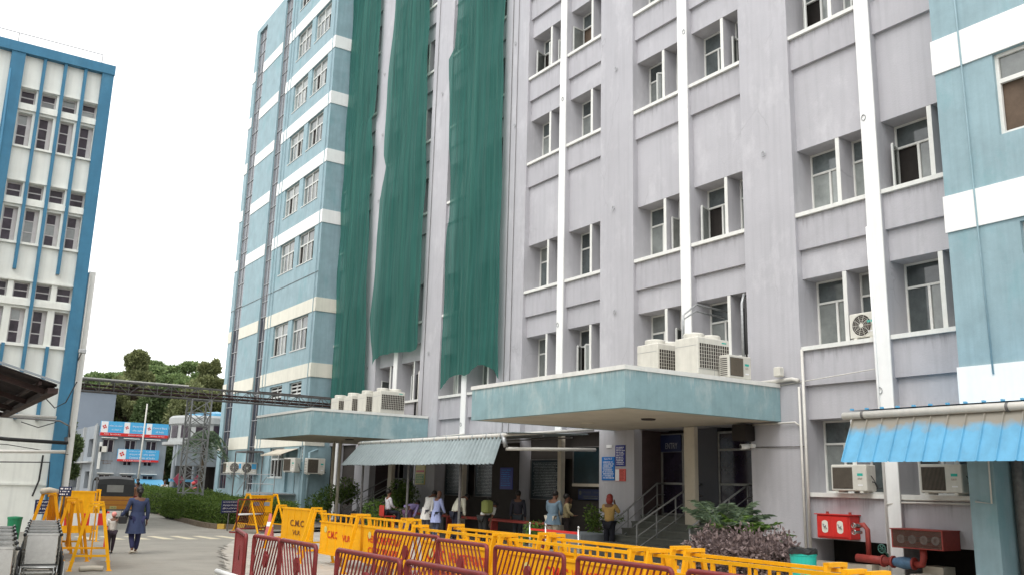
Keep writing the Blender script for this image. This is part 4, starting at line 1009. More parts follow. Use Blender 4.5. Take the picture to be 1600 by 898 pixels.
yellow_barricade('yellow barricade with plain sheet panel painted C.M.C, standing alone left of the row', (9.05, 23.5, 0), RY+.06, 2.3, H=1.15, style='panel', text=[('C.M.C', .0, .70, .17, .85, -1), ('VLR', .0, .46, .12, .5, -1)], spread=.42)
yellow_barricade('yellow barricade with ribbed panel painted C.M.C and VLR, second from the lone one', (8.2, 18.75, 0), RY+.03, 2.3, H=1.16, text=[('C.M.C', .35, .66, .16, .5, -1), ('VLR', -.35, .62, .13, .4, -1)], spread=.40)
yellow_barricade('yellow barricade with ribbed panel and two lines of red letters', (8.1, 16.3, 0), RY-.02, 2.4, text=[('VELLORE POLICE', 0, .70, .14, 1.7, -1), ('CITY TRAFFIC', 0, .48, .13, 1.6, -1)], spread=.36)
yellow_barricade('yellow barricade behind the ribbed one, seen between their legs', (8.75, 17.9, 0), RY+.08, 2.2, H=1.12, m_='yellowo', spread=.36)
sb = yellow_barricade('narrow yellow sign barricade with two small pictures, beside the maroon and white gate', (11.0, 32.2, 0), R(8), 1.15, H=1.32, style='panel', text=[('NO PARKING', 0, 1.12, .09, .7, 1), ('VELLORE POLICE', 0, .62, .12, .80, 1)], spread=.95)
m = MB()
for x in (-.2, .2): m.box(x-.11, x+.11, -.025, -.018, .90, 1.03)
m.build('sticker', 'bgrey', sb)
# stacked barricades at the left
G3 = 'yellow barricades stacked beside the wheelchairs'
yellow_barricade('bright yellow barricade at the front of the left stack, its end frame facing the road', (3.55, 20.5, 0), RY-.17, 2.2, H=1.26, style='panel', spread=.35, group=G3)
yellow_barricade('yellow barricade leaning second in the left stack', (3.42, 22.7, 0), RY-.11, 2.2, H=1.28, style='panel', m_='yellowo', spread=.38, group=G3)
yellow_barricade('old dirty yellow barricade at the back of the left stack with a rag on top', (3.05, 22.9, 0), RY-.23, 2.1, H=1.42, style='panel', m_='yellowo', spread=.42, group=G3)
yellow_barricade('yellow barricade turned across the road behind the left stack', (4.45, 28.2, 0), R(6), 1.0, H=1.42, style='panel', spread=.3, group=G3)
tag(MB().tube([(2.65, 21.85, 1.44), (2.8, 21.9, 1.47), (2.98, 21.95, 1.43)], .06, 8).build('rolled_rag', 'soffit', smooth=True), 'rolled grey rag lying on the old yellow barricade', 'rag')
tag(MB().tube([(3.18, 19.35, .05), (3.42, 19.4, .06), (3.60, 19.35, .05)], .05, 8).build('cement_lump', 'soffit', smooth=True), 'grey lump of wrapped cloth on the road under the front yellow barricade', 'bundle')
RW_ = thing('striped_barrier', 'red and white striped barrier board leaning behind the left stack', 'barrier', (4.0, 25.6, 0), .1)
m = MB()
for i in range(8): m.use(i % 2).box(-.7+i*.2, -.5+i*.2, -.02, .02, .55, .85)
m.build('board', ['red', 'trim'], RW_)
for x in (-.55, .75): MB().bar((x, .0, 0), (x, .03, .9), .05).build('leg', 'red', RW_)
C_ = thing('traffic_cone', 'faded red traffic cone with a white collar', 'cone', (9.75, 27.6, 0))
MB().box(-.2, .2, -.2, .2, 0, .04).build('base', 'cone', C_)
m = MB(); m.lathe([(.16, .04), (.105, .42), (.075, .56), (.045, .78), (.03, .80), (0, .80)], n=20); m.build('body', 'cone', C_, smooth=True)
MB().lathe([(.109, .42), (.081, .555)], n=20).build('collar', 'whitetxt', C_)

# ================================================================== MAROON BARRIERS
def barrier(label, loc, rz, L=1.35, H=1.1, lean=1, group='maroon tube barriers', posts=True, m_='maroon'):
    t = thing('tube_barrier', label, 'barrier', loc, rz, group); h = L/2; z0 = .14; r = .045
    pts = [(-h, 0, z0)]
    pts += [(-h, 0, H-r)] + [(-h+r-r*math.cos(a), 0, H-r+r*math.sin(a)) for a in (R(30), R(60), R(90))]
    pts += [(h-r+r*math.sin(a), 0, H-r+r*math.cos(a)) for a in (0, R(30), R(60), R(90))] + [(h, 0, z0), (-h, 0, z0)]
    MB().tube(pts, .026, 10).build('frame', m_, t, smooth=True)
    n = int(L/.085); b = MB(); dx = .42*lean; hx = 0
    for i in range(-3, n+4):
        xa = -h+L*(i+.5)/n; xb = xa+dx; za, zb = z0, H-.02
        if max(xa, xb) < -h or min(xa, xb) > h: continue
        if xa < -h: za = z0+(zb-z0)*(-h-xa)/(xb-xa); xa = -h
        if xa > h: za = z0+(zb-z0)*(xa-h)/(xa-xb); xa = h
        if xb > h: zb = z0+(zb-z0)*(h-xa)/(xb-xa) if xb != xa else zb; xb = h
        if xb < -h: zb = z0+(zb-z0)*(xa+h)/(xa-xb) if xb != xa else zb; xb = -h
        b.bar((xa, 0, za), (xb, 0, zb), .014)
    b.build('slanted_bars', m_, t)
    d = MB()
    for sy in (-.018, .018):
        d.add([(.06*math.cos(k*math.pi/4+.39), sy, H-.26+.105*math.sin(k*math.pi/4+.39)) for k in range(8)], [tuple(range(8))])
    for k in range(8):
        a, c = k*math.pi/4+.39, (k+1)*math.pi/4+.39
        d.quad((.06*math.cos(a), -.018, H-.26+.105*math.sin(a)), (.06*math.cos(c), -.018, H-.26+.105*math.sin(c)), (.06*math.cos(c), .018, H-.26+.105*math.sin(c)), (.06*math.cos(a), .018, H-.26+.105*math.sin(a)))
    d.build('reflector_plate', m_, t)
    for x in (-h+.02, h-.02):
        MB().box(x-.03, x+.03, -.28, .28, 0, .05).box(x-.02, x+.02, -.02, .02, .05, z0).build('foot', m_, t)
    return t
near = [(4.02, 12.47, 1.45, 1, R(77), 'maroon barrier turned end-on at the left end of the near line'), (3.96, 11.27, .88, -1, RY+.03, 'short maroon barrier at the left of the near line, with a dark reflector plate'), (3.98, 10.27, 1.10, 1, RY, 'maroon barrier with bars slanting the other way beside the short one'),
        (4.0, 8.45, 1.45, -1, RY, 'maroon barrier of the near line before the ribbed barricades'), (4.04, 6.98, 1.38, 1, RY, 'maroon barrier of the near line cut by the bottom of the picture'), (4.1, 5.5, 1.35, 1, RY, 'last maroon barrier of the near line, hardly in view')]
for x, y, L, ln, rz, lb in near: barrier(lb, (x, y, 0), rz, L, lean=ln)
far = [(6.2, 11.85, 1.6, -1, RY+.12, 'maroon barrier at the left end of the second line, before the queue'), (6.0, 9.97, 1.2, 1, RY, 'maroon barrier before the letters M.C of the first lettered barricade'), (6.02, 8.55, 1.34, -1, RY, 'maroon barrier before the pale round badge'),
       (5.98, 6.9, 1.38, -1, RY, 'maroon barrier before the word POLICE under the steps'), (6.05, 5.4, 1.35, 1, RY, 'maroon barrier of the second line below the green bin')]
for x, y, L, ln, rz, lb in far: barrier(lb, (x, y, 0), rz, L, lean=ln, group='maroon tube barriers in the second line')
barrier('maroon barrier with white rail standing far off beside the hedge sign', (10.6, 31.9, 0), R(30), 1.5, H=1.12, group='maroon tube barriers far off')
tag(MB().tube([(3.86, 12.9, .56), (3.86, 11.0, .56)], .035, 8).build('white_pipe', 'white', smooth=True), 'white pipe tied across the near maroon barriers', 'pipe')
tag(MB().tube([(5.9, 12.55, .42), (5.85, 9.8, .42)], .035, 8).build('white_pipe', 'white', smooth=True), 'white pipe tied across the second line of maroon barriers', 'pipe')
tag(MB().tube([(10.0, 31.5, .62), (11.2, 32.3, .62)], .03, 8).build('white_pipe', 'white', smooth=True), 'white pipe on the far maroon barrier', 'pipe')

# ================================================================== WHEELCHAIRS (back turned to -Y)
def wheelchair(label, loc, rz, group):
    t = thing('wheelchair', label, 'wheelchair', loc, rz, group)
    m = MB(); m.cbox(-.21, .21, -.012, .012, .52, .93, .01); m.box(-.22, .22, -.02, .02, .925, .955); m.build('backrest', 'steel', t)
    m = MB()
    for sx in (-1, 1):
        x = sx*.235
        m.tube([(x, -.14, .93), (x, -.05, .97), (x, .0, .93), (x, .02, .50), (x, .40, .47), (x, .46, .12)], .014, 8)
        m.tube([(x, .0, .70), (x, .36, .70), (x, .38, .48)], .012, 8); m.tube([(x, .02, .5), (x, .0, .30), (x, .42, .26)], .012, 6)
    m.tube([(-.235, .0, .34), (.235, .0, .34)], .012, 6); m.tube([(-.2, .5, .12), (.2, .5, .12)], .012, 6)
    m.tube([(-.19, -.06, .12), (-.19, -.06, .48), (.19, -.06, .48), (.19, -.06, .12)], .013, 8)
    m.build('frame', 'steel', t, smooth=True)
    m = MB(); m.box(-.22, .22, .03, .42, .46, .485); m.build('seat', 'black', t)
    for z in (.20, .27, .34, .41, .49): MB().box(-.215, .215, -.035, -.025, z-.012, z+.012).build('strap', 'steel', t)
    for sx in (-1, 1):
        x = sx*.29
        w_ = MB(); w_.tube([(x, .06+.31*math.cos(a), .32+.31*math.sin(a)) for a in [k*math.pi/14 for k in range(29)]], .016, 8); wh = w_.build('wheel', 'black', t, smooth=True)
        q = MB()
        q.tube([(x+sx*.03, .08+.25*math.cos(a), .30+.25*math.sin(a)) for a in [k*math.pi/12 for k in range(25)]], .008, 6)
        for k in range(9): a = k*2*math.pi/9; q.bar((x, .08, .3), (x, .08+.28*math.cos(a), .3+.28*math.sin(a)), .004)
        q.tube([(x-.03, .08, .3), (x+.03, .08, .3)], .025, 8); q.build('hand_rim', 'steel', wh, smooth=True)
        MB().tube([(sx*.235, -.12, .94), (sx*.235, -.26, .95)], .024, 8).build('handle', 'black', t, smooth=True)
        MB().lathe([(0, -.015), (.075, -.015), (.085, 0), (.075, .015), (0, .015)], (sx*.22, .46, .085), 14, 'x').build('caster', 'black', t)
        MB().box(sx*.235-.025, sx*.235+.025, .05, .33, .705, .735).build('armrest', 'black', t)
        MB().cbox(sx*.25-.006, sx*.25+.006, .03, .36, .46, .70, .004).build('side_guard', 'black', t)
        MB().box(sx*.12-.07, sx*.12+.07, .48, .62, .11, .125).build('footplate', 'steel', t)
    return t
G4 = 'steel wheelchairs nested in the right line'; G5 = 'steel wheelchairs nested in the left line'
ORD = ['nearest', 'second', 'third', 'fourth', 'fifth', 'sixth']
w0 = wheelchair('nearest wheelchair beside the yellow barricades, its steel back in full view', (1.93, 15.05, 0), -.12, G4)
for k in range(1, 6): dup(w0, '%s wheelchair of the line beside the yellow barricades, counted from the nearest' % ORD[k], (1.93+k*.107, 15.05+k*.85, 0), -.12 + random.uniform(-.04, .04), G4)
w1 = dup(w0, 'nearest wheelchair of the line at the left edge, cut by the frame', (1.09, 12.4, 0), -.05, G5)
for k in range(1, 6): dup(w0, '%s wheelchair of the line at the left edge, counted from the nearest' % ORD[k], (1.09+k*.085, 12.4+k*.95, 0), -.05 + random.uniform(-.05, .05), G5)
# ================================================================== PEOPLE
def skin_mesh(V, E, name, ms, parent, root=0, sub=1):
    me = bpy.data.meshes.new(name); keys = list(V)
    idx = {k: i for i, k in enumerate(keys)}
    me.from_pydata([V[k][0] for k in keys], [(idx[a], idx[b]) for a, b in E], [])
    o = bpy.data.objects.new(name, me); COL.objects.link(o)
    sk = o.modifiers.new('skin', 'SKIN'); sk.use_smooth_shade = True
    o.modifiers.new('sub', 'SUBSURF').levels = sub
    for k in keys:
        r = V[k][1]; r = r if isinstance(r, tuple) else (r, r)
        me.skin_vertices[0].data[idx[k]].radius = r
    me.skin_vertices[0].data[idx[keys[root]]].use_root = True
    dg = bpy.context.evaluated_depsgraph_get()
    nm = bpy.data.meshes.new_from_object(o.evaluated_get(dg))
    bpy.data.objects.remove(o); bpy.data.meshes.remove(me)
    nm.materials.clear()
    for x in ms: nm.materials.append(M[x] if isinstance(x, str) else x)
    for p in nm.polygons: p.use_smooth = True
    nm.name = name
    ob = bpy.data.objects.new(name, nm); COL.objects.link(ob); ob.parent = parent
    return ob
def person(label, loc, rz, H=1.65, lean=0., shirt=(.6, .6, .6), trouser=(.03, .035, .05), skirt=None, legs='stand', arms=('down', 'down'), sleeves='long', hair='short', group=None, cap=None, barefoot=False, heavy=1., head_drop=0.):
    """figure faces local +y; lean bends the trunk forward"""
    t = thing('person', label, 'person', loc, rz, group)
    up = {}
    def J(n, x, y, z, r): up[n] = [Vector((x, y, z)), r]
    hv = heavy
    J('pelvis', 0, 0, .525, (.082*hv, .062*hv)); J('waist', 0, .004, .60, (.074*hv, .055*hv)); J('chest', 0, .0, .72, (.088*hv, .06*hv)); J('upper', 0, -.004, .79, (.078*hv, .05*hv)); J('neck', 0, .004, .845, .029)
    J('head0', 0, .012, .885, (.036, .042)); J('head1', 0, .012, .925, (.045, .053)); J('head2', 0, .004, .965, (.038, .046)); J('head3', 0, .002, .990, (.018, .02)); J('nose', 0, .070, .918, .008)
    for s, sd in ((-1, 'l'), (1, 'r')):
        J('ear'+sd, s*.047, .008, .925, .008)
        J('sh'+sd, s*.105*hv, -.002, .80, .034)
        a = arms[0 if s < 0 else 1]
        if a == 'down': el, wr, fd = (s*.135*hv, -.012, .645), (s*.14*hv, .02, .50), Vector((0, .15, -1))
        elif a == 'front': el, wr, fd = (s*.13*hv, .03, .66), (s*.075, .13, .60), Vector((-s*.3, 1, .1))
        elif a == 'reach': el, wr, fd = (s*.12, .06, .66), (s*.10, .15, .55), Vector((0, .8, -.5))
        elif a == 'face': el, wr, fd = (s*.155, .06, .70), (s*.06, .085, .83), Vector((-s*.4, .1, 1))
        elif a == 'back': el, wr, fd = (s*.15*hv, -.05, .65), (s*.04, -.08, .57), Vector((-s*1, -.1, 0))
        elif a == 'hold': el, wr, fd = (s*.16, .0, .655), (s*.235, .03, .545), Vector((s*.6, .1, -.8))
        elif a == 'up': el, wr, fd = (s*.16, .02, .72), (s*.19, .06, .80), Vector((s*.3, 0, 1))
        J('el'+sd, *el, .024); J('wr'+sd, *wr, .0165)
        fd.normalize(); side = Vector((0, 1, 0)) if abs(fd.y) < .6 else Vector((1, 0, 0)); side = (side-fd*side.dot(fd)).normalized()
        P = Vector(wr)+fd*.032; J('palm'+sd, *P, (.017, .012))
        for k, (off, ln) in enumerate(((-.017, .038), (-.006, .046), (.005, .044), (.015, .034))):
            b = P+side*off+fd*.018; c = b+fd*ln*.55; d = c+(fd+side.cross(fd)*.35).normalized()*ln*.5
            J('f%d%s' % (k, sd), *b, .0062); J('g%d%s' % (k, sd), *c, .0056); J('h%d%s' % (k, sd), *d, .0045)
        b = P-side*.016; J('t0'+sd, *(b-side*.014), .0065); J('t1'+sd, *(b-side*.02+fd*.024), .005)
    c, s_ = math.cos(lean), math.sin(lean); piv = Vector((0, 0, .53))
    for n, q in up.items():
        if n == 'pelvis': continue
        v = q[0]-piv; k = min(1, max(0, (q[0].z-.53)/.12)) if lean and n in ('waist',) else 1
        cc, ss = math.cos(lean*k), math.sin(lean*k)
        if n.startswith('head') or n.startswith('nose') or n.startswith('ear'):
            w_ = v-Vector((0, 0, .315)); a2 = head_drop; w_ = Vector((w_.x, w_.y*math.cos(a2)+w_.z*math.sin(a2), w_.z*math.cos(a2)-w_.y*math.sin(a2))); v = w_+Vector((0, 0, .315))
        q[0] = piv+Vector((v.x, v.y*cc+v.z*ss, v.z*cc-v.y*ss))
    if lean > .5:      # bent over: hips move back to keep balance, arms hang to the rail
        pass
    sit = legs == 'sit'
    for s, sd in ((-1, 'l'), (1, 'r')):
        hx = s*.047*hv; J('hip'+sd, hx, 0, .505, (.052*hv, .055*hv))
        if sit: J('kn'+sd, s*.06, .24, .50, .036); J('an'+sd, s*.06, .25, .25, .024); J('toe'+sd, s*.06, .33, .225, .018); continue
        if legs == 'walk':
            ph = s
            kn = (hx, .035 if ph > 0 else .02, .285); an = (hx*.9, .06 if ph > 0 else -.10, .05 if ph > 0 else .075); toe = (hx*.9, .13 if ph > 0 else -.03, .018 if ph > 0 else .022)
        else: kn = (hx*1.1, .008, .28); an = (hx*1.1, -.012, .045); toe = (hx*1.25, .085, .018)
        J('kn'+sd, *kn, .035*hv); J('an'+sd, *an, .021); J('toe'+sd, *toe, .017)
    V = {k: (tuple(v[0]*H), (tuple(a*H for a in v[1]) if isinstance(v[1], tuple) else v[1]*H)) for k, v in up.items()}
    E_ = [('pelvis', 'waist'), ('waist', 'chest'), ('chest', 'upper'), ('upper', 'neck'), ('neck', 'head0'), ('head0', 'head1'), ('head1', 'head2'), ('head2', 'head3'), ('head1', 'nose')]
    for sd in 'lr':
        E_ += [('upper', 'sh'+sd), ('sh'+sd, 'el'+sd), ('el'+sd, 'wr'+sd), ('wr'+sd, 'palm'+sd), ('head1', 'ear'+sd), ('palm'+sd, 't0'+sd), ('t0'+sd, 't1'+sd), ('pelvis', 'hip'+sd), ('hip'+sd, 'kn'+sd), ('kn'+sd, 'an'+sd), ('an'+sd, 'toe'+sd)]
        for k in range(4): E_ += [('palm'+sd, 'f%d%s' % (k, sd)), ('f%d%s' % (k, sd), 'g%d%s' % (k, sd)), ('g%d%s' % (k, sd), 'h%d%s' % (k, sd))]
    body = skin_mesh(V, E_, 'person_body', ['skin'], t)
    def sub(keys, edges, grow, name, m_, mods={}):
        W = {}
        for k in keys:
            p, r = V[k]; g = (grow+mods.get(k, 0))*H
            W[k] = (p, tuple(a+g for a in r) if isinstance(r, tuple) else r+g)
        return skin_mesh(W, edges, name, [m_], t)
    sm = cloth('cloth_'+label[:18], shirt); tm = cloth('cloth2_'+label[:18], trouser)
    ks = ['pelvis', 'waist', 'chest', 'upper', 'shl', 'shr', 'ell', 'elr']; es = [('pelvis', 'waist'), ('waist', 'chest'), ('chest', 'upper'), ('upper', 'shl'), ('upper', 'shr'), ('shl', 'ell'), ('shr', 'elr')]
    if sleeves == 'long': ks += ['wrl', 'wrr']; es += [('ell', 'wrl'), ('elr', 'wrr')]
    sub(ks, es, .011, 'shirt', sm, {'pelvis': .006, 'waist': .006, 'wrl': .002, 'wrr': .002})
    kt = ['pelvis', 'hipl', 'hipr', 'knl', 'knr', 'anl', 'anr']
    sub(kt, [('pelvis', 'hipl'), ('pelvis', 'hipr'), ('hipl', 'knl'), ('hipr', 'knr'), ('knl', 'anl'), ('knr', 'anr')], .010, 'trousers', tm, {'pelvis': -.002, 'anl': .004, 'anr': .004})
    if skirt:
        m = MB(); z0, z1 = skirt; n = 28; rr = random.Random(len(label))
        rows = 9
        for j in range(rows+1):
            tt = j/rows; z = z1+(z0-z1)*tt
            for k in range(n):
                a = 2*math.pi*k/n; rx = (.090+.042*tt+.008*math.sin(a*5+1)*tt)*hv; ry = (.072+.045*tt+.009*math.sin(a*6)*tt)*hv
                m.v.append((rx*math.cos(a)*H, (ry*math.sin(a)-.004)*H, z*H))
        for j in range(rows):
            for k in range(n): m.f.append((j*n+k, j*n+(k+1) % n, (j+1)*n+(k+1) % n, (j+1)*n+k)); m.m.append(0)
        m.build('tunic_skirt', sm, t, smooth=True)
    hd = Vector(V['head2'][0]); h1 = Vector(V['head1'][0]); ax = (hd-h1).normalized(); fw = (Vector(V['nose'][0])-h1).normalized()
    if cap:
        m = MB(); m.ball(tuple(h1+ax*.02*H-fw*.004*H), .062*H, 16, 10, (1, 1.05, 1)); o = m.build('cap', cloth('cap_'+label[:12], cap), t, smooth=True)
    elif hair:
        m = MB(); m.ball(tuple(h1+ax*.026*H-fw*.014*H), .0585*H, 16, 10, (.95, 1.04, .98))
        if hair == 'bun': m.ball(tuple(h1-ax*.012*H-fw*.068*H), .036*H, 12, 8); m.ball(tuple(h1-ax*.05*H-fw*.052*H), .03*H, 12, 8, (1, .8, 1.6))
        if hair == 'scarf': m.ball(tuple(h1-ax*.03*H-fw*.03*H), .062*H, 12, 8, (1, 1, 1.2))
        m.build('hair', 'hair' if hair != 'scarf' else 'rust', t, smooth=True)
    m = MB()
    for s in (-1, 1):
        sdv = fw.cross(ax).normalized(); m.ball(tuple(h1+fw*.052*H+sdv*s*.018*H+ax*.008*H), .0062*H, 8, 6)
    m.build('eyes', 'black', t, smooth=True)
    for sd in 'lr':
        a, b = Vector(V['an'+sd][0]), Vector(V['toe'+sd][0]); m = MB(); d = (b-a); d.z *= .6
        c0 = a-Vector((0, .02*H, .028*H)); c1 = b+Vector((0, .012*H, -.006*H))
        m.bar((c0.x, c0.y, c0.z), (c1.x, c1.y, c1.z), .05*H, .022*H); m.build('shoe', 'black' if not barefoot else 'soffit', t)
    return t
FX = -math.pi/2      # facing +X (towards the building)
wm = person('woman seen from behind in a navy tunic and trousers, leading a small child', (5.0, 23.5, 0), .05, 1.56, shirt=(.034, .048, .105), trouser=(.02, .022, .07), skirt=(.30, .62), legs='walk', arms=('hold', 'down'), hair='bun', barefoot=True, heavy=1.12, sleeves='long')
person('small child in pale shirt, dark shorts and pink cap, hand in hand with the woman', (4.50, 23.62, 0), .0, .96, shirt=(.55, .52, .47), trouser=(.03, .02, .03), legs='walk', arms=('down', 'up'), sleeves='short', cap=(.75, .30, .26), heavy=1.15)
bg = thing('handbag', 'small black box bag hanging from the woman\'s arm', 'bag', (4.66, 23.40, .70))
MB().cbox(-.09, .09, -.05, .05, 0, .17, .015).build('bag_body', 'black', bg); MB().tube([(-.06, 0, .17), (-.04, 0, .33), (.04, 0, .33), (.06, 0, .17)], .007, 6).build('strap', 'black', bg, smooth=True)
QG = 'people bent over the queue rail'
person('man in a pale shirt sitting on a red chair with his back to the road', (15.0, 30.15, -.02), FX-.1, 1.6, legs='sit', shirt=(.55, .53, .56), arms=('front', 'front'), group=QG)
ch = thing('plastic_chair', 'red plastic chair holding the seated man', 'chair', (15.0, 30.15, 0), FX-.1)
m = MB(); m.cbox(-.24, .24, -.2, .24, .62, .66, .02); m.build('seat', 'flower', ch); m = MB(); m.cbox(-.23, .23, -.26, -.22, .64, 1.02, .02); m.build('backrest', 'flower', ch)
for x in (-.2, .2):
    for y in (-.2, .2): MB().bar((x, y, 0), (x*.9, y*.9, .63), .04).build('leg', 'flower', ch)
person('person in a lilac shirt bending deep over the rail with elbow out', (15.2, 29.0, 0), FX+.5, 1.62, lean=1.15, shirt=(.26, .21, .40), trouser=(.10, .05, .10), arms=('back', 'reach'), group=QG)
person('man in a long white shirt leaning over the rail beside the lilac shirt', (15.45, 28.1, 0), FX+.25, 1.7, lean=.42, shirt=(.68, .66, .62), trouser=(.10, .10, .12), skirt=(.36, .6), arms=('reach', 'down'), head_drop=.5, group=QG)
person('bald man in a light blue long shirt standing at the rail', (15.4, 27.3, 0), FX+.1, 1.62, lean=.12, shirt=(.36, .41, .66), trouser=(.07, .08, .12), skirt=(.34, .6), arms=('reach', 'reach'), hair=None, group=QG)
person('man in cream shirt and dark trousers, head bowed low over the rail', (15.45, 26.1, 0), FX, 1.72, lean=.45, shirt=(.58, .57, .47), trouser=(.012, .014, .03), arms=('down', 'reach'), head_drop=1.0, group=QG)
person('person in a white shirt bending over with a green bag', (15.5, 24.5, 0), FX+.3, 1.62, lean=1.0, shirt=(.62, .62, .58), trouser=(.02, .02, .02), sleeves='short', arms=('reach', 'reach'), group=QG)
sbg = thing('shoulder_bag', 'pale green cloth bag on the bending person', 'bag', (15.55, 24.35, 1.02)); MB().cbox(-.14, .14, -.17, .17, -.06, .34, .05).build('bag_body', cloth('greenbag', (.16, .18, .05)), sbg); MB().tube([(0, -.1, .3), (0, -.03, .42), (0, .1, .3)], .01, 6).build('strap', 'black', sbg)
person('person in dark clothes standing in the shade near the end of the queue', (16.9, 24.6, 0), FX+.8, 1.68, shirt=(.035, .035, .05), trouser=(.05, .06, .07), group=QG)
person('man in loose blue grey shirt and cream trousers behind the red belt', (16.6, 22.3, 0), FX+.25, 1.72, lean=.08, shirt=(.17, .25, .32), trouser=(.58, .52, .42), skirt=(.42, .6), arms=('front', 'front'), heavy=1.2, head_drop=.3)
person('person in a khaki shirt just beyond the man in blue grey', (17.3, 22.55, 0), FX-.6, 1.62, shirt=(.48, .40, .22), trouser=(.05, .04, .04), arms=('face', 'front'))
person('person in an ochre shirt and dark trousers with both arms raised to the head', (16.95, 20.1, 0), FX+.35, 1.66, lean=.05, shirt=(.46, .30, .10), trouser=(.012, .013, .02), arms=('face', 'face'), hair='scarf', sleeves='long', heavy=1.05)
person('far person in a red patterned dress beside the black canopied rickshaw', (10.2, 48.6, 0), .4, 1.55, shirt=(.30, .14, .08), trouser=(.25, .03, .03), skirt=(.2, .62))
person('far person in a dark shirt walking beyond the clipped hedge', (11.0, 52.5, 0), 2.8, 1.7, shirt=(.05, .05, .07), trouser=(.03, .03, .04))
person('far person in a pale shirt behind the clipped hedge', (13.6, 57.5, 0), 2.6, 1.65, shirt=(.5, .5, .46), trouser=(.05, .05, .06))
person('far person with a bright pink cap beside the lattice tower', (13.25, 49.8, 0), 2.2, 1.62, shirt=(.55, .12, .12), trouser=(.05, .05, .06), cap=(.75, .10, .10))

# ================================================================== PLANTS
def leaves(mb_name, pts, nrm, size, m_, parent, seed=1, aspect=.5, up=0., curl=.0, kind=None):
    """one mesh of leaf-shaped faces at the given points"""
    rg = np.random.default_rng(seed); n = len(pts); pts = np.asarray(pts, float)
    d = rg.normal(size=(n, 3)); d[:, 2] += up
    if nrm is not None: d += np.asarray(nrm)*1.2
    d /= np.linalg.norm(d, axis=1)[:, None]
    a = rg.normal(size=(n, 3)); a -= d*(a*d).sum(1)[:, None]; a /= np.linalg.norm(a, axis=1)[:, None]
    s = size*rg.uniform(.6, 1.3, n)[:, None]
    tip = pts+d*s; l = pts+d*s*.45+a*s*aspect*.5; r = pts+d*s*.45-a*s*aspect*.5
    co = np.stack([pts, l, tip, r], 1).reshape(-1, 3)
    me = bpy.data.meshes.new(mb_name); me.vertices.add(4*n); me.vertices.foreach_set('co', co.ravel())
    me.loops.add(4*n); me.loops.foreach_set('vertex_index', np.arange(4*n)); me.polygons.add(n)
    me.polygons.foreach_set('loop_start', np.arange(0, 4*n, 4)); me.polygons.foreach_set('loop_total', np.full(n, 4))
    me.update(calc_edges=True); me.materials.append(M[m_])
    o = bpy.data.objects.new(mb_name, me); COL.objects.link(o)
    if parent is not None: o.parent = parent
    if kind: o['kind'] = kind
    return o
M['l_hedge'] = leafmat('hedge_leaves', (.050, .100, .015), (.150, .220, .045))
M['l_purple'] = leafmat('purple_leaves', (.10, .072, .072), (.36, .275, .26))
M['l_fern'] = leafmat('fern_leaves', (.06, .10, .06), (.17, .225, .135))
M['l_bright'] = leafmat('bright_leaves', (.055, .12, .022), (.16, .25, .05))
M['l_dark'] = leafmat('dark_tree_leaves', (.050, .080, .028), (.130, .180, .070))
M['l_mid'] = leafmat('olive_tree_leaves', (.115, .138, .060), (.290, .310, .140))
M['l_pale'] = leafmat('pale_green_tree_leaves', (.105, .165, .065), (.25, .33, .13))
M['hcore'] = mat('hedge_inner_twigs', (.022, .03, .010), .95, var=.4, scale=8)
def hedge(label, x0, x1, y0, y1, z1, n, size, m_='l_hedge', seed=1, z0=.1, name='hedge', group=None, core='hcore', rough=.06):
    cx, cy = (x0+x1)/2, (y0+y1)/2
    t = thing(name, label, 'hedge', (cx, cy, 0), 0, group); rg = np.random.default_rng(seed)
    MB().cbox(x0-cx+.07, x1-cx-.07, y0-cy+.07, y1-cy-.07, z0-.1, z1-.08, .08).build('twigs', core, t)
    A = np.array([(x1-x0)*(y1-y0), (y1-y0)*z1, (y1-y0)*z1, (x1-x0)*z1, (x1-x0)*z1]); c = rg.choice(5, n, p=A/A.sum()); u = rg.random(n); v = rg.random(n); j = rg.normal(0, rough, n)
    P = np.zeros((n, 3)); N_ = np.zeros((n, 3)); w, d = x1-x0, y1-y0
    bx = -w/2+u*w; by = -d/2+u*d; bz = z0+v*(z1-z0)
    wob = .05*np.sin(by*3+1)+.04*np.sin(bx*4)
    for k in range(5):
        q = c == k
        if k == 0: P[q] = np.stack([-w/2+u*w, -d/2+v*d, z1+j+wob], 1)[q]; N_[q] = (0, 0, 1)
        if k == 1: P[q] = np.stack([-w/2-j*.7-.03, by, bz], 1)[q]; N_[q] = (-1, 0, .3)
        if k == 2: P[q] = np.stack([w/2+j*.7, by, bz], 1)[q]; N_[q] = (1, 0, .3)
        if k == 3: P[q] = np.stack([bx, -d/2-j*.7-.03, bz], 1)[q]; N_[q] = (0, -1, .3)
        if k == 4: P[q] = np.stack([bx, d/2+j*.7, bz], 1)[q]; N_[q] = (0, 1, .3)
    leaves('leaves', P, N_, size, m_, t, seed)
    return t
hedge('clipped green hedge behind the kerb, nearest, with the navy sign before it', 10.3, 13.2, 34.3, 43.6, .90, 42000, .075, seed=2)
hedge('clipped green hedge beyond the gap, running toward the grey bank', 11.0, 13.6, 44.6, 56.5, 1.08, 26000, .085, seed=3)
hedge('clipped low hedge with a rounded top just behind the tower foot', 11.0, 13.4, 57.5, 62.0, 1.2, 8000, .10, seed=31)
hedge('purple leaved hedge in front of the grey pier', 14.3, 14.95, 11.95, 14.35, .74, 12000, .10, 'l_purple', seed=4, rough=.13, name='purple_hedge')
tag(MB().box(14.1, 14.25, 10.9, 14.6, 0, .16).build('planter_edge', 'soffit'), 'low pale concrete edge in front of the purple hedge', 'edging')
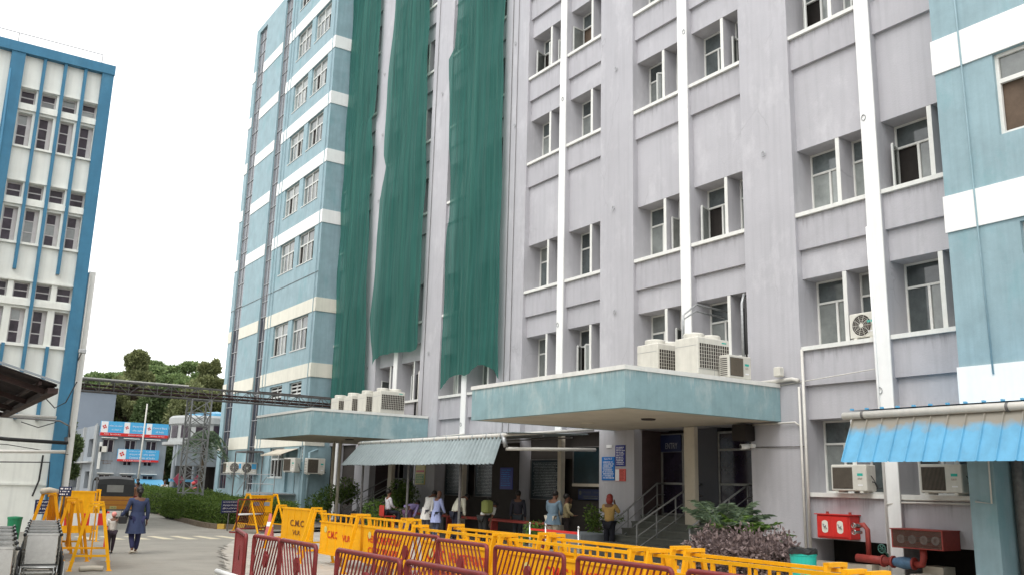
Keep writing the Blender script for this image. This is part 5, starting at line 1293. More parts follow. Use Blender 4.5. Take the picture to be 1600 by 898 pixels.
# fern palm and bushes behind the purple hedge
def fern(label, loc, nf, Lf, m_, seed, droop=.9, hgt=1.0, cat='plant', group=None, wleaf=.5, name='fern_plant'):
    t = thing(name, label, cat, loc, 0, group); rnd = random.Random(seed); st = MB(); P = []; N_ = []
    st.tube([(0, 0, 0), (0, 0, hgt*.25)], .05, 6)
    for k in range(nf):
        a = rnd.uniform(0, 6.283); L = Lf*rnd.uniform(.6, 1.1); up = rnd.uniform(.6, 1.4); pts = []
        for i in range(12):
            s_ = i/11; r = L*s_*math.cos(up*.8)*(1); z = hgt*.25+L*s_*math.sin(up)-droop*L*s_*s_*.55
            pts.append((r*math.cos(a), r*math.sin(a), z))
        st.tube(pts, .008, 4, r2=.003, cap=False)
        for i in range(1, 12):
            for q in range(14):
                tt = (i-1+q/14); i0 = int(tt); f = tt-i0; p0, p1 = pts[i0], pts[min(11, i0+1)]
                p = [p0[c]+(p1[c]-p0[c])*f for c in range(3)]; sd = -1 if q % 2 else 1
                P.append(p); N_.append((-math.sin(a)*sd*1.5+.6*math.cos(a), math.cos(a)*sd*1.5+.6*math.sin(a), -.15))
    st.build('stems', 'stem', t); rg = np.random.default_rng(seed)
    leaves('fronds', P, np.array(N_)*5, Lf*.15, m_, t, seed, aspect=.20)
    return t
fern('grey green fern palm with arching fronds behind the purple hedge', (15.5, 14.35, .5), 22, 1.40, 'l_fern', 5, hgt=.9, droop=.6)
fern('feathery yellow green fern beside the grey pier', (15.4, 13.7, .5), 24, 1.05, 'l_bright', 6, hgt=.8, droop=.65)
fern('low dark feathery fern at the right of the ferns', (15.4, 13.05, .4), 22, .85, 'l_fern', 7, hgt=.7, droop=1.0)
def bush(label, loc, r, n, size, m_, seed, cat='bush', name='bush', sq=.8, group=None):
    t = thing(name, label, cat, loc, 0, group); rg = np.random.default_rng(seed)
    K_ = 9; C = rg.normal(0, .42, (K_, 3))*r*np.array([1, 1, sq])+np.array([0, 0, r*sq])
    q = rg.integers(0, K_, n); d = rg.normal(size=(n, 3)); d /= np.linalg.norm(d, axis=1)[:, None]
    P = C[q]+d*r*.5*rg.uniform(.6, 1.05, n)[:, None]; P[:, 2] = np.maximum(P[:, 2], .03)
    leaves('leaves', P, d*.8, size, m_, t, seed)
    st = MB()
    for c in C: st.tube([(0, 0, 0), (c[0]*.5, c[1]*.5, c[2]*.5), tuple(c)], .018, 5, r2=.006)
    st.build('stems', 'bark', t)
    return t
bush('bright green bush at the foot of the far entrance handrail', (15.4, 31.4, 0), .75, 2600, .10, 'l_bright', 8)
bush('bright green bush farther off, below the landing by the wing', (15.6, 37.8, 0), .8, 2200, .11, 'l_bright', 9)
bush('leafy plant in a raised planter by the far entrance', (17.2, 33.2, .85), .75, 1800, .11, 'l_hedge', 10)
bush('dark plant on the far entrance stairs', (17.0, 38.2, .8), .7, 1500, .12, 'l_hedge', 11)
bush('pale green plant in a jar beside the leftmost queue post', (14.5, 20.3, .35), .34, 500, .10, 'l_bright', 12)
bush('plant in the planter left of the entrance posters', (17.3, 21.1, .55), .42, 700, .10, 'l_hedge', 13)
tag(MB().lathe([(0, 0), (.13, 0), (.16, .12), (.15, .30), (.10, .36), (.09, .40)], (14.5, 20.3, 0), 16).build('water_jar', mat('dim_jar', (.16, .18, .15), .2, var=.2), smooth=True), 'dull glass jar standing behind the red belt', 'jar')
tag(MB().cbox(16.8, 17.7, 32.7, 33.7, 0, .85, .03).build('planter_box', 'soffit'), 'raised concrete planter under the yellow poster', 'planter')
tag(MB().cbox(16.3, 17.9, 20.6, 21.7, 0, .55, .03).build('planter_box', 'bgrey'), 'raised grey planter below the blue posters', 'planter')
B_ = thing('waste_bin', 'teal plastic waste bin lined with a black bag', 'bin', (14.0, 11.12, 0))
MB().lathe([(0, 0), (.19, 0), (.235, .70), (.245, .71), (.245, .76), (.235, .76)], n=22).build('bin_body', 'teal', B_, smooth=False)
m = MB(); n = 24; rr = random.Random(2)
m.lathe([(.25, .73), (.262, .78), (.25, .83), (.23, .825), (.2, .65), (0, .6)], n=n); m.v = [(x*(1+rr.uniform(-.03, .05)), y*(1+rr.uniform(-.03, .05)), z+rr.uniform(-.02, .02)) for x, y, z in m.v]; m.build('bin_bag', 'black', B_)
tag(MB().cbox(14.3, 14.6, 10.6, 10.95, 0, .52, .02).build('cable_box', 'dgalv'), 'dark box standing right of the teal bin', 'box')
# ================================================================== LEFT BLOCK
LB = thing('left_building', 'white building at the left with deep blue piers and thin blue fins', 'building', (0, 33, 0))
LY = 33.0
def FL(u, v, d): return (u, LY+d, v)
TL = 16.15
m = MB(); m.use(0)
SL = [12.60, 9.30, 5.95]
holes = []; lw = []
BX = [(1.69, 4.12), (-2.2, .1+.0), (-6.0, -3.4)]
cols = [3.65, 3.01, 2.36, 1.72]
for off in (0, -3.83, -7.66):
    for ci, c in enumerate(cols):
        x0, x1 = c+off, c+off+.47
        for k, s in enumerate(SL):
            holes.append((x0+.02, x1-.02, s, s+1.16)); lw.append((x0+.02, x1-.02, s, s+1.16, 'w'))
            holes.append((x0+.0, x1, s+1.50, s+2.02)); lw.append((x0, x1, s+1.50, s+2.02, 'v'))
holes.append((.6, 2.55, .1, 1.28)); 
holes_sheet(m, FL, -14, 4.5, 0, 15.8, holes, .30)
m.box(4.13, 4.495, 33.31, 45, 0, 15.9); m.quad((-14, 33, 16), (4.49, 33, 16), (4.49, 45, 16), (-14, 45, 16)); m.quad((4.5, 33, 0), (4.5, 45, 0), (4.5, 45, 16), (4.5, 33, 16))
m.build('wall', 'cw', LB, world=True)
MB().box(-13.9, 4.1, 33.6, 33.7, 0, 15.9).build('room', 'dark', LB, world=True)
for off in (0, -3.83, -7.66):
    for s in SL:
        MB().box(1.70+off, 4.12+off, LY-.10, LY-.002, s-.10, s-.03).build('ledge', 'cw', LB, world=True)
        MB().box(1.70+off, 4.12+off, LY-.09, LY-.002, s+1.24, s+1.44).build('ledge', 'cw', LB, world=True)
        MB().box(1.70+off, 4.12+off, LY-.07, LY-.002, s+2.04, s+2.10).build('ledge', 'cw', LB, world=True)
m = MB(); m.box(-14, 4.52, LY-.24, LY-.003, 15.80, TL); m.box(-14, 4.52, LY-.003, 45, 15.98, TL+.002); par = m.build('parapet', 'bdeep', LB, world=True)
def bluep(x0, x1, z0, z1, d): MB().box(x0, x1, LY-d, LY-.003, z0, z1).build('blue_fin', 'bdeep', LB, world=True)
bluep(4.12, 4.50, 0, 15.8, .20); bluep(4.46, 4.56, 0, 8.55, .1)
for off in (0, -3.83, -7.66): bluep(1.27+off, 1.69+off, 0, 15.8, .20)
for off in (0, -3.83, -7.66):
    bluep(2.90+off, 3.0+off, 3.5, 15.8, .17)
    for x in (3.53, 2.24): bluep(x+.01+off, x+.11+off, 8.35, 15.8, .17); bluep(x+.01+off, x+.11+off, 3.5, 5.9, .17)
MB().box(4.565, 4.78, 33.0, 45, 0, 8.62).build('side_strip', 'trim', LB, world=True)
rl = random.Random(9)
for a, b, z0, z1, kd in lw:
    if not seen((a+b)/2, LY, (z0+z1)/2, 60): continue
    fr = MB(); pn = MB(); y = LY+.2; t = .045
    fr.box(a, a+t, y, y+.05, z0, z1); fr.box(b-t, b, y, y+.05, z0, z1); fr.box(a+t, b-t, y, y+.05, z0, z0+t); fr.box(a+t, b-t, y, y+.05, z1-t, z1)
    n = 3 if kd == 'w' else 2
    if kd == 'w': fr.box(b-.13, b-t, y+.002, y+.05, z0+t, z1-t); a2, b2 = a+t, b-.13
    else: a2, b2 = a+t, b-t
    for i in range(1, n): z = z0+(z1-z0)*i/n; fr.box(a2, b2, y+.003, y+.05, z-.018, z+.018)
    for i in range(n):
        pn.use(0 if rl.random() < .75 else 1); za, zb = z0+(z1-z0)*i/n+.02, z0+(z1-z0)*(i+1)/n-.02
        pn.quad((a2, y+.02, za), (b2, y+.02, za), (b2, y+.02, zb), (a2, y+.02, zb))
    w_ = fr.build('window', 'lframe', LB, world=True); pn.build('pane', ['lpane', 'panec'], w_, world=True)
# ground floor window, cable tray and pipes
fr = MB()
for x in (.6, 1.25, 1.9, 2.5): fr.box(x, x+.05, LY+.1, LY+.15, .1, 1.28)
for z in (.1, .75, 1.23): fr.box(.6, 2.55, LY+.1, LY+.15, z, z+.05)
fr.build('ground_window', 'lframe', LB, world=True)
MB().box(-14, 4.12, LY-.05, LY-.003, 1.44, 1.50).build('ledge', 'cw', LB, world=True)
def lp(pts, r, m_, nm='conduit'): MB().tube(pts, r, 8).build(nm, m_, LB, smooth=True, world=True)
lp([(-8, 32.5, 3.62), (1.5, 32.5, 3.55), (4.2, 32.52, 3.50), (4.5, 32.5, 3.35), (4.56, 32.6, 3.0)], .03, 'dgalv')
lp([(-8, 32.6, 3.66), (4.1, 32.6, 3.60)], .05, 'pvc'); lp([(4.58, 32.9, 8.5), (4.58, 32.9, 1.0)], .03, 'pvc')
lp([(1.3, 32.5, 15.0), (1.36, 32.5, 12.0), (1.30, 32.5, 8.5), (1.3, 32.5, 4)], .045, 'bdeep')
lp([(3.6, 32.55, 4.3), (4.0, 32.5, 3.9), (4.3, 32.5, 4.1), (4.56, 32.55, 4.8)], .018, 'black', 'cable'); lp([(3.1, 32.5, 3.4), (3.6, 32.45, 3.25), (4.1, 32.5, 3.45)], .014, 'black', 'cable')
MB().tube([(3.9, 32.9, 2.4), (3.88, 32.9, 1.6), (3.75, 32.9, 1.1)], .03, 6).build('black_conduit', 'black', LB, world=True)
fl = thing('flood_light', 'small flood light on an arm at the edge of the deep blue pier', 'lamp', (4.6, 32.6, 5.75))
MB().cbox(-.12, .12, -.14, 0, .0, .14, .02).build('housing', 'galv', fl); MB().bar((0, 0, .05), (-.05, .35, -.25), .03).build('arm', 'dgalv', fl)
# thin rail on the roof
m = MB(); m.tube([(-12, 32.8, TL+.32), (4.05, 32.8, TL+.32)], .012, 6)
for x in (-4, -.5, 1.4, 4.05): m.tube([(x, 32.8, TL), (x, 32.8, TL+.32)], .012, 6)
m.build('roof_rail', 'dgalv', LB, world=True)
m = MB(); m.box(-.3, .8, -.01, .01, 0, .0); 
pl = thing('wall_plaque', 'small pale plaque with lettering on the white ground floor wall', 'sign', (1.9, 32.97, 1.75))
m = MB(); m.box(-.45, .45, 0, .02, -.12, .14); m.use(1); lines_into(m, (0, -.004, .01), (1, 0, 0), (0, 0, 1), .85, .2, 2, rb); m.build('plaque', ['trim', 'bgrey'], pl)

# cable tray hung over the yard between the shelter and the pier
CT = thing('cable_tray', 'thick black cable bundle strung above a pale tube toward the deep blue pier', 'cables', (2.5, 30, 2.6))
m = MB(); m.tube([(-3, 30, 2.95), (1, 30, 2.86), (2.6, 30.2, 2.77), (4.2, 30.4, 2.74), (4.45, 32.5, 2.95)], .055, 8); m.build('cable_bundle', 'black', CT, smooth=True, world=True)
MB().tube([(1.2, 30, 2.37), (4.15, 30.1, 2.47)], .05, 8).build('light_tube', 'pvc', CT, smooth=True, world=True)
m = MB(); m.tube([(-2, 30.3, 2.7), (2.6, 30.3, 2.62), (4.3, 30.5, 2.4)], .012, 6); m.tube([(2.0, 30.2, 2.1), (3.8, 30.3, 2.15), (3.86, 30.3, .9)], .02, 6); m.build('loose_cable', 'black', CT, world=True)
M['rustpipe'] = mat('dark_rusty_pipe', (.05, .028, .025), .7, var=.3, scale=8, grime=.4)
# shelter roof at the left edge
SH = thing('shelter_roof', 'dark corrugated lean-to roof at the left edge, seen from below', 'shelter', (0, 15, 0))
m = MB(); n = 120; pts = []
ex, ez, sx_, sz_ = 1.60, 2.93, -.96, .28
for i in range(n+1):
    y = 13.0+(19.6-13.0)*i/n; w_ = .016*math.sin(i/n*2*math.pi*40)
    pts += [(ex, y, ez+w_), (ex-6, y, ez+6*.285+w_)]
m.add(pts, [(2*i, 2*i+1, 2*i+3, 2*i+2) for i in range(n)]); m.add([(p[0], p[1], p[2]+.01) for p in pts], [(2*i, 2*i+1, 2*i+3, 2*i+2) for i in range(n)])
m.build('roof_sheet', mat('rusty_dark_sheet', (.055, .045, .045), .7, .2, var=.3, scale=5, grime=.4), SH, world=True)
m = MB(); m.bar((ex+.02, 12.98, ez+.035), (ex-6, 12.98, ez+6*.285+.035), .02, .025); m.build('edge_trim', 'bgrey', SH, world=True)
for y in (13.4, 15.5, 17.5, 19.3): MB().bar((ex-.1, y, ez-.06), (ex-6, y, ez+5.9*.285-.06), .05, .07).build('rafter', 'rustpipe', SH, world=True)
for k in range(5): x = ex-.2-k*1.1; MB().bar((x, 13.05, ez+(ex-x)*.285-.03), (x, 19.5, ez+(ex-x)*.285-.03), .04, .05).build('purlin', 'rustpipe', SH, world=True)
m = MB(); m.box(1.50, 1.62, 13.05, 19.5, ez-.10, ez-.03); m.build('eave_board', 'rustpipe', SH, world=True)
for y in (16.5, 13.6): MB().tube([(.55-(16.5-y)*.04, y, 0), (.55-(16.5-y)*.04, y, 3.2)], .05, 8).build('post', 'rust', SH, world=True)
def notice(name, label, loc, rz, w_, h_, z, rows, lines=None, bg='navy', post=True, group=None):
    t = thing(name, label, 'sign', loc, rz, group)
    m = MB(); m.cbox(-w_/2, w_/2, -.015, .015, z-h_/2, z+h_/2, .006); m.use(1)
    if lines:
        for i, s in enumerate(lines): text_into(m, s, (0, -.0185, z+h_/2-h_*(i+.55)/len(lines)), (1, 0, 0), (0, 0, 1), h_*.55/len(lines), w_*.84)
    else: lines_into(m, (0, -.0185, z), (1, 0, 0), (0, 0, 1), w_*.9, h_*.86, rows, rb)
    m.build('board', [bg, 'whitetxt'], t)
    if post: MB().tube([(0, .035, 0), (0, .035, z+h_*.3)], .022, 8).build('post', 'dgalv', t)
    return t
notice('notice_board', 'navy board with four white text lines on a post before the clipped hedge', (10.07, 32.8, 0), .25, .68, .44, .84, 4, ['வாகனங்கள் இங்கே', 'நிறுத்த கூடாது', 'இப்படிக்கு', 'காவல் துறை வேலூர்'])
notice('notice_board', 'navy board with white text lines behind the wheelchairs before the blue pier', (3.18, 25.0, 0), 0, .50, .34, 1.02, 4, ['வாகனங்கள்', 'நிறுத்த கூடாது', 'NO PARKING', 'காவல் துறை'])
notice('notice_board', 'small dark board with white text above the leaning old barricade', (3.35, 23.5, 0), 0, .27, .22, 1.42, 3, None)
GB = thing('waste_bin', 'green bin standing behind the wheelchairs by the white wall', 'bin', (2.60, 25.5, 0)); MB().lathe([(0, 0), (.12, 0), (.16, .70), (.17, .71), (.17, .76), (0, .78)], n=18).build('bin_body', mat('green_bin', (.02, .22, .10), .4), GB)

M['dgalv2'] = mat('tower_grey_steel', (.26, .265, .26), .6, .3, var=.2, scale=8, grime=.3)
# ================================================================== TRUSS BRIDGE AND TOWER
TR = thing('truss_bridge', 'rusty steel truss carrying pipes across the yard', 'truss', (5, 41.5, 5.3))
x0, x1, y0, y1, z0, z1 = 4.9, 17.9, 41.3, 41.7, 5.26, 5.76
m = MB()
for y in (y0, y1):
    for z in (z0, z1): m.bar((x0, y, z), (x1, y, z), .06, .05)
m.build('chord', 'dgalv', TR, world=True)
m = MB(); n = 22
for i in range(n+1):
    x = x0+(x1-x0)*i/n
    for y in (y0, y1): m.bar((x, y, z0), (x, y, z1), .03)
    for z in (z0, z1): m.bar((x, y0, z), (x, y1, z), .025)
    if i < n:
        xn = x0+(x1-x0)*(i+1)/n; a, b = (z0, z1) if i % 2 else (z1, z0)
        for y in (y0, y1): m.bar((x, y, a), (xn, y, b), .025)
        m.bar((x, y0, z0), (xn, y1, z0), .02)
m.build('bracing', 'dgalv', TR, world=True)
m = MB(); m.tube([(x0, 41.5, z1+.05), (10.4, 41.5, z1+.05)], .05, 8); m.use(1); m.tube([(x0, 41.45, z0+.12), (x1, 41.45, z0+.12)], .06, 8); m.tube([(x0, 41.6, z0+.3), (x1, 41.6, z0+.25)], .045, 8); m.tube([(13.6, 41.5, z1+.06), (17.2, 41.5, z1+.04)], .035, 8)
m.build('service_pipe', ['pvc', 'rustpipe'], TR, world=True)
TW = thing('lattice_tower', 'square grey lattice tower holding up the truss', 'tower', (10.94, 41.5, 0))
cs = [(10.52, 41.1), (11.37, 41.1), (11.37, 41.95), (10.52, 41.95)]
for x, y in cs: MB().bar((x, y, 0), (x, y, 5.24), .065).build('leg', 'dgalv2', TW, world=True)
m = MB(); nz_ = 9
for i in range(nz_):
    za, zb = 5.24*i/nz_, 5.24*(i+1)/nz_
    for k in range(4):
        a, b = cs[k], cs[(k+1) % 4]; m.bar((*a, zb), (*b, zb), .035); m.bar((*a, za), (*b, zb), .035)
        if i % 2: m.bar((*b, za), (*a, zb), .03)
m.build('bracing', 'dgalv2', TW, world=True)

# ================================================================== RICKSHAW
AR = thing('auto_rickshaw', 'three wheeled auto rickshaw with black canopy and ochre body seen from behind', 'auto rickshaw', (8.0, 42.3, 0), -.06)
w2 = .74
M['tail'] = mat('tail_lamp_red', (.45, .02, .02), .3)
m = MB()
prof = [(-.05, .42), (-.05, .95), (1.0, .95), (1.2, .62), (2.0, .62), (2.45, .80), (2.62, .55), (2.55, .40), (.2, .34)]
m.poly([(-w2, y, z) for y, z in prof], (2*w2, 0, 0)); m.build('body', 'autoy', AR)
m = MB(); cp = [(-.06, .95), (-.0, 1.45), (.10, 1.64), (.5, 1.74), (1.3, 1.74), (1.9, 1.66), (2.05, 1.58)]
for (a, b), (c, d) in zip(cp, cp[1:]):
    for k in range(6):
        xa, xb = -w2+2*w2*k/6, -w2+2*w2*(k+1)/6; ca = .05*math.cos((k/6-.5)*math.pi); cb = .05*math.cos(((k+1)/6-.5)*math.pi)
        f = 1 if b > 1.5 else 0; f2 = 1 if d > 1.5 else 0; s1 = .94 if f else 1; s2 = .94 if f2 else 1
        m.quad((xa*s1, a, b+ca*f), (xb*s1, a, b+cb*f), (xb*s2, c, d+cb*f2), (xa*s2, c, d+ca*f2))
for s in (-1, 1): m.add([(s*w2, -.05, .95), (s*w2, 0, 1.45), (s*w2, .1, 1.64), (s*w2, .5, 1.74), (s*w2, .75, 1.73), (s*w2, .75, 1.25), (s*w2, .6, .95)], [tuple(range(7))])
m.build('canopy', 'vinyl', AR)
MB().add([(-.36, -.062, 1.12), (.30, -.062, 1.12), (.30, -.028, 1.42), (-.36, -.028, 1.42)], [(0, 1, 2, 3)]).build('rear_window', mat('dull_plastic_window', (.30, .29, .26), .4), AR)
m = MB()
for s in (-1, 1): m.tube([(s*(w2-.01), 2.0, .8), (s*(w2-.03), 2.0, 1.6)], .02, 6)
m.tube([(-w2, -.10, .38), (w2, -.10, .38)], .03, 8); m.build('frame', 'dgalv', AR)
for s in (-1, 1):
    m = MB(); m.lathe([(0, -.06), (.20, -.06), (.225, -.03), (.225, .03), (.20, .06), (0, .06)], (s*.60, .35, .225), 20, 'x'); wh = m.build('wheel', 'black', AR, smooth=False); MB().lathe([(0, s*.063), (.1, s*.063), (.11, s*.055)], (s*.60, .35, .225), 14, 'x').build('hub', 'galv', wh)
    MB().cbox(s*.62-.06, s*.62+.06, -.075, -.052, .72, .84, .01).build('tail_lamp', 'tail', AR)
MB().lathe([(0, -.05), (.19, -.05), (.21, 0), (.19, .05), (0, .05)], (0, 2.45, .21), 18, 'x').build('wheel', 'black', AR)
MB().box(-.72, .72, -.056, -.051, .78, .80).box(-.72, .72, -.056, -.051, .58, .60).build('trim_line', 'rust', AR)
m = MB(); m.box(-.17, .10, -.08, -.06, .42, .54); m.use(1); text_into(m, 'TN 23', (-.035, -.083, .48), (1, 0, 0), (0, 0, 1), .06, .2); m.build('number_plate', ['pyel', 'black'], AR)

# ================================================================== BANK, HALL, ROUND BUILDING
BK = thing('bank_building', 'grey two storey bank with sky blue and red name boards', 'building', (12.45, 75, 0))
M['rbwall'] = mat('round_building_paint', (.40, .415, .41), .7, var=.08, scale=1, streak=.3)
def FB(u, v, d): return (u, 75+d, v)
def FS(u, v, d): return (12.45+d, u, v)
m = MB(); holes = []
for x in (12.85, 14.45, 16.0): holes.append((x, x+.82, 3.6, 4.55)); holes.append((x, x+.82, .95, 1.9))
for x in (14.45, 15.95): holes.append((x, x+.66, 2.65, 2.95))
holes_sheet(m, FB, 12.45, 17.55, 0, 4.8, holes, .2)
sh = []
for k in range(5): a = 76.2+k*5.2; sh += [(a, a+2.4, 3.2, 4.6), (a, a+2.4, .8, 2.1)]
holes_sheet(m, FS, 75, 103, 0, 5.6, sh, .3)
m.quad((17.55, 75, 0), (17.55, 103, 0), (17.55, 103, 5.6), (17.55, 75, 5.6)).quad((12.45, 75.3, 5.55), (17.55, 75.3, 5.55), (17.55, 103, 5.55), (12.45, 103, 5.55)); m.box(12.46, 17.54, 75.02, 75.3, 4.8, 5.6)
m.build('wall', 'bgrey', BK, world=True); MB().box(12.9, 17.4, 75.5, 102, 0, 5.4).build('room', 'dark', BK, world=True)
for x0_, x1_, z0_, z1_ in [h for h in holes]:
    fr = MB(); 
    for x in (x0_, (x0_+x1_)/2-.03, x1_-.06): fr.box(x, x+.06, 75.1, 75.16, z0_, z1_)
    fr.box(x0_, x1_, 75.1, 75.16, z1_-.05, z1_)
    w_ = fr.build('window', 'lframe', BK, world=True); MB().quad((x0_, 75.15, z0_), (x1_, 75.15, z0_), (x1_, 75.15, z1_), (x0_, 75.15, z1_)).build('pane', 'lpane', w_, world=True)
    if z1_-z0_ > .5: MB().box(x0_-.15, x1_+.15, 74.6, 74.998, z1_+.07, z1_+.13).build('sunshade', 'trim', BK, world=True)
for k in range(6):
    a = 75.15+k*5.2; MB().box(12.25, 12.448, a, a+.25, 0, 5.6).build('pilaster', 'rbwall', BK, world=True)
MB().box(12.0, 12.448, 75, 103, 2.75, 2.85).build('side_ledge', 'rbwall', BK, world=True); MB().box(12.62, 12.78, 74.7, 74.9, 2.3, 4.3).build('vertical_sign', 'trim', BK, world=True)
MB().tube([(12.3, 74.9, 0), (12.3, 74.9, 5.7)], .055, 8).build('down_pipe', 'rbwall', BK, world=True)
MB().cbox(12.62, 13.15, 74.7, 74.99, 3.55, 4.0, .02).build('air_conditioner', 'acbody', BK, world=True)
def flower(mb, x, y, z, r):
    mb.use(3)
    for a in range(4):
        t = a*math.pi/2+math.pi/4+.5; c, s_ = math.cos(t), math.sin(t)
        mb.quad((x, y, z), (x+r*.55*c-r*.4*s_, y, z+r*.55*s_+r*.4*c), (x+r*c, y, z+r*s_), (x+r*.55*c+r*.4*s_, y, z+r*.55*s_-r*.4*c))
    mb.use(2); mb.disc((x, y-.012, z), r*.22, 'y', 10)
def bank_sign(x0, x1, z0, z1, segs, red, lines):
    m = MB(); y = 74.7; m.use(0).box(x0, x1, y, y+.12, z0, z1)
    for a, b in segs: m.use(2).box(a, b, y-.012, y-.002, z0+red, z1-.03); flower(m, (a+b)/2, y-.02, (z0+red+z1)/2, (b-a)*.36)
    m.use(1).box(x0, x1, y-.014, y-.002, z0, z0+red)
    m.use(2); [text_into(m, s, (cx, y-.018, cz), (1, 0, 0), (0, 0, 1), h, w) for s, cx, cz, h, w in lines]
    return m.build('name_board', ['signblue', 'red', 'whitetxt', 'red'], BK, world=True)
bank_sign(12.52, 17.5, 4.80, 5.90, [(12.55, 13.05), (14.2, 14.62), (15.85, 16.25)], .24,
    [('சென்ட்ரல் பேங்க்', 13.6, 5.56, .15, .95), ('ஆஃப் இந்தியா', 13.6, 5.26, .15, .8), ('सेन्ट्रल बैंक', 15.2, 5.58, .18, .8), ('ऑफ इंडिया', 15.2, 5.27, .18, .8), ('Central Bank', 16.87, 5.56, .15, 1.05), ('of India', 16.87, 5.26, .15, .6), ('ATM  24 HOURS', 13.4, 4.92, .09, 1.2), ('BRANCH VELLORE', 15.1, 4.92, .08, 1.1), ('CENTRAL TO YOU', 16.7, 4.92, .08, 1.1)])
bank_sign(13.95, 17.0, 2.92, 3.85, [(13.98, 14.55)], .16,
    [('சென்ட்ரல் பேங்க் ஆஃப் இந்தியா', 15.75, 3.70, .11, 2.0), ('सेन्ट्रल बैंक ऑफ इंडिया', 15.75, 3.46, .17, 1.9), ('Central Bank of India', 15.75, 3.22, .15, 1.9), ('ESTABLISHED 1911', 15.4, 3.0, .07, 2.0)])
m = MB(); text_into(m, 'THIRUVALLUVAR', (13.3, 74.98, 2.92), (1, 0, 0), (0, 0, 1), .10, .85); text_into(m, 'ILLAM', (13.3, 74.98, 2.74), (1, 0, 0), (0, 0, 1), .12, .55); m.build('wall_lettering', 'darktxt', BK, world=True)
aw = MB(); 
for k in range(18): x = 15.2+k*.125; aw.add([(x, 72.6, 1.12), (x+.125, 72.6, 1.12), (x+.125, 74.9, 1.62), (x, 74.9, 1.62)], [(0, 1, 2, 3)]); aw.box(x, x+.02, 72.58, 72.62, 1.05, 1.16)
aw.box(15.2, 17.45, 72.55, 72.6, 1.0, 1.14); tag(aw.build('bank_awning', 'sheetblue'), 'bright blue sheet awning in front of the grey bank', 'awning')
fp = thing('flagpole', 'tall pale slightly leaning pole in front of the grey bank', 'pole', (12.55, 60, 0)); MB().tube([(0, 0, 0), (.06, 0, 6.3)], .055, 8, r2=.045).build('pole_shaft', 'pvc', fp, smooth=True); MB().lathe([(0, 0), (.25, 0), (.25, .15), (0, .2)], n=12).build('pole_base', 'soffit', fp)
hl = thing('far_hall', 'big plain slate blue wall of a far hall beyond the trees', 'building', (8, 95, 0))
m = MB(); m.box(-2, 17.0, 95, 130, 0, 9.9); m.build('wall', 'hall', hl, world=True); MB().box(-2.2, 17.2, 94.8, 130.2, 9.9, 10.1).build('roof_edge', 'hall', hl, world=True)
M['rbwall'] = mat('round_building_paint', (.40, .415, .41), .7, var=.08, scale=1, streak=.3)
RB = thing('round_building', 'white round fronted building behind the lattice tower with dark ground floor', 'building', (18.1, 64, 0))
m = MB(); m.lathe([(3.0, 4.15), (3.0, 4.3), (2.95, 4.3), (2.95, 5.35), (3.05, 5.35), (3.05, 5.75), (2.9, 5.9), (0, 6.0)], (18.1, 64, 0), 40); m.box(17.6, 30, 61.2, 68, 3.0, 5.2); m.build('wall', 'rbwall', RB, world=True)
m = MB(); m.lathe([(3.35, 3.95), (3.35, 4.14), (0, 4.15)], (18.1, 64, 0), 40); m.lathe([(0, 3.95), (3.35, 3.95)], (18.1, 64, 0), 40); m.build('slab', 'rbwall', RB, world=True)
for k in range(7):
    a = R(150+k*22); x, y = 18.1+2.97*math.cos(a), 64+2.97*math.sin(a)
    m = MB(); d = Vector((-math.sin(a), math.cos(a), 0))*.38; m.quad((x-d.x, y-d.y, 4.42), (x+d.x, y+d.y, 4.42), (x+d.x, y+d.y, 5.25), (x-d.x, y-d.y, 5.25)); m.build('window', 'lpane', RB, world=True)
MB().lathe([(2.4, 0), (2.4, 3.94)], (18.1, 64, 0), 30).build('ground_wall', 'dark', RB, world=True)
for a in (205, 235, 262): x, y = 18.1+3.1*math.cos(R(a)), 64+3.1*math.sin(R(a)); MB().tube([(x, y, 0), (x, y, 3.95)], .16, 10).build('column', 'bgrey', RB, world=True)
m = MB(); m.box(14.9, 22, 60.6, 60.9, 2.55, 3.85); m.build('fascia', 'bgrey', RB, world=True); MB().box(14.6, 16.2, 60.4, 60.9, 1.55, 1.72).build('low_canopy', 'sheetblue', RB, world=True)
for k, (x, lb) in enumerate(((14.9, 'tall blue board topped by a magenta diamond, by the tower'), (16.15, 'tall blue board topped by a magenta diamond, by the wing'))):
    t = thing('diamond_board', lb, 'sign', (x, 59.6, 0)); m = MB(); m.cbox(-.33, .33, -.03, .03, .3, 1.25, .01); m.use(1); lines_into(m, (0, -.035, .78), (1, 0, 0), (0, 0, 1), .52, .75, 5, rb); m.build('board', ['pnavy', 'whitetxt'], t)
    m = MB(); m.poly([(-.34, -.03, 1.7), (0, -.03, 1.3), (.34, -.03, 1.7), (0, -.03, 2.1)], (0, .06, 0)); m.build('diamond', mat('magenta_board', (.33, .05, .09), .5), t); MB().tube([(0, .05, 0), (0, .05, 1.8)], .04, 6).build('post', 'galv', t)
tag(MB().lathe([(1.9, 5.9), (1.85, 6.15), (0, 6.4)], (18.2, 64.2, 0), 26).build('roof_sheet', 'sheetblue'), 'blue sheet roof on top of the round fronted building', 'roof')

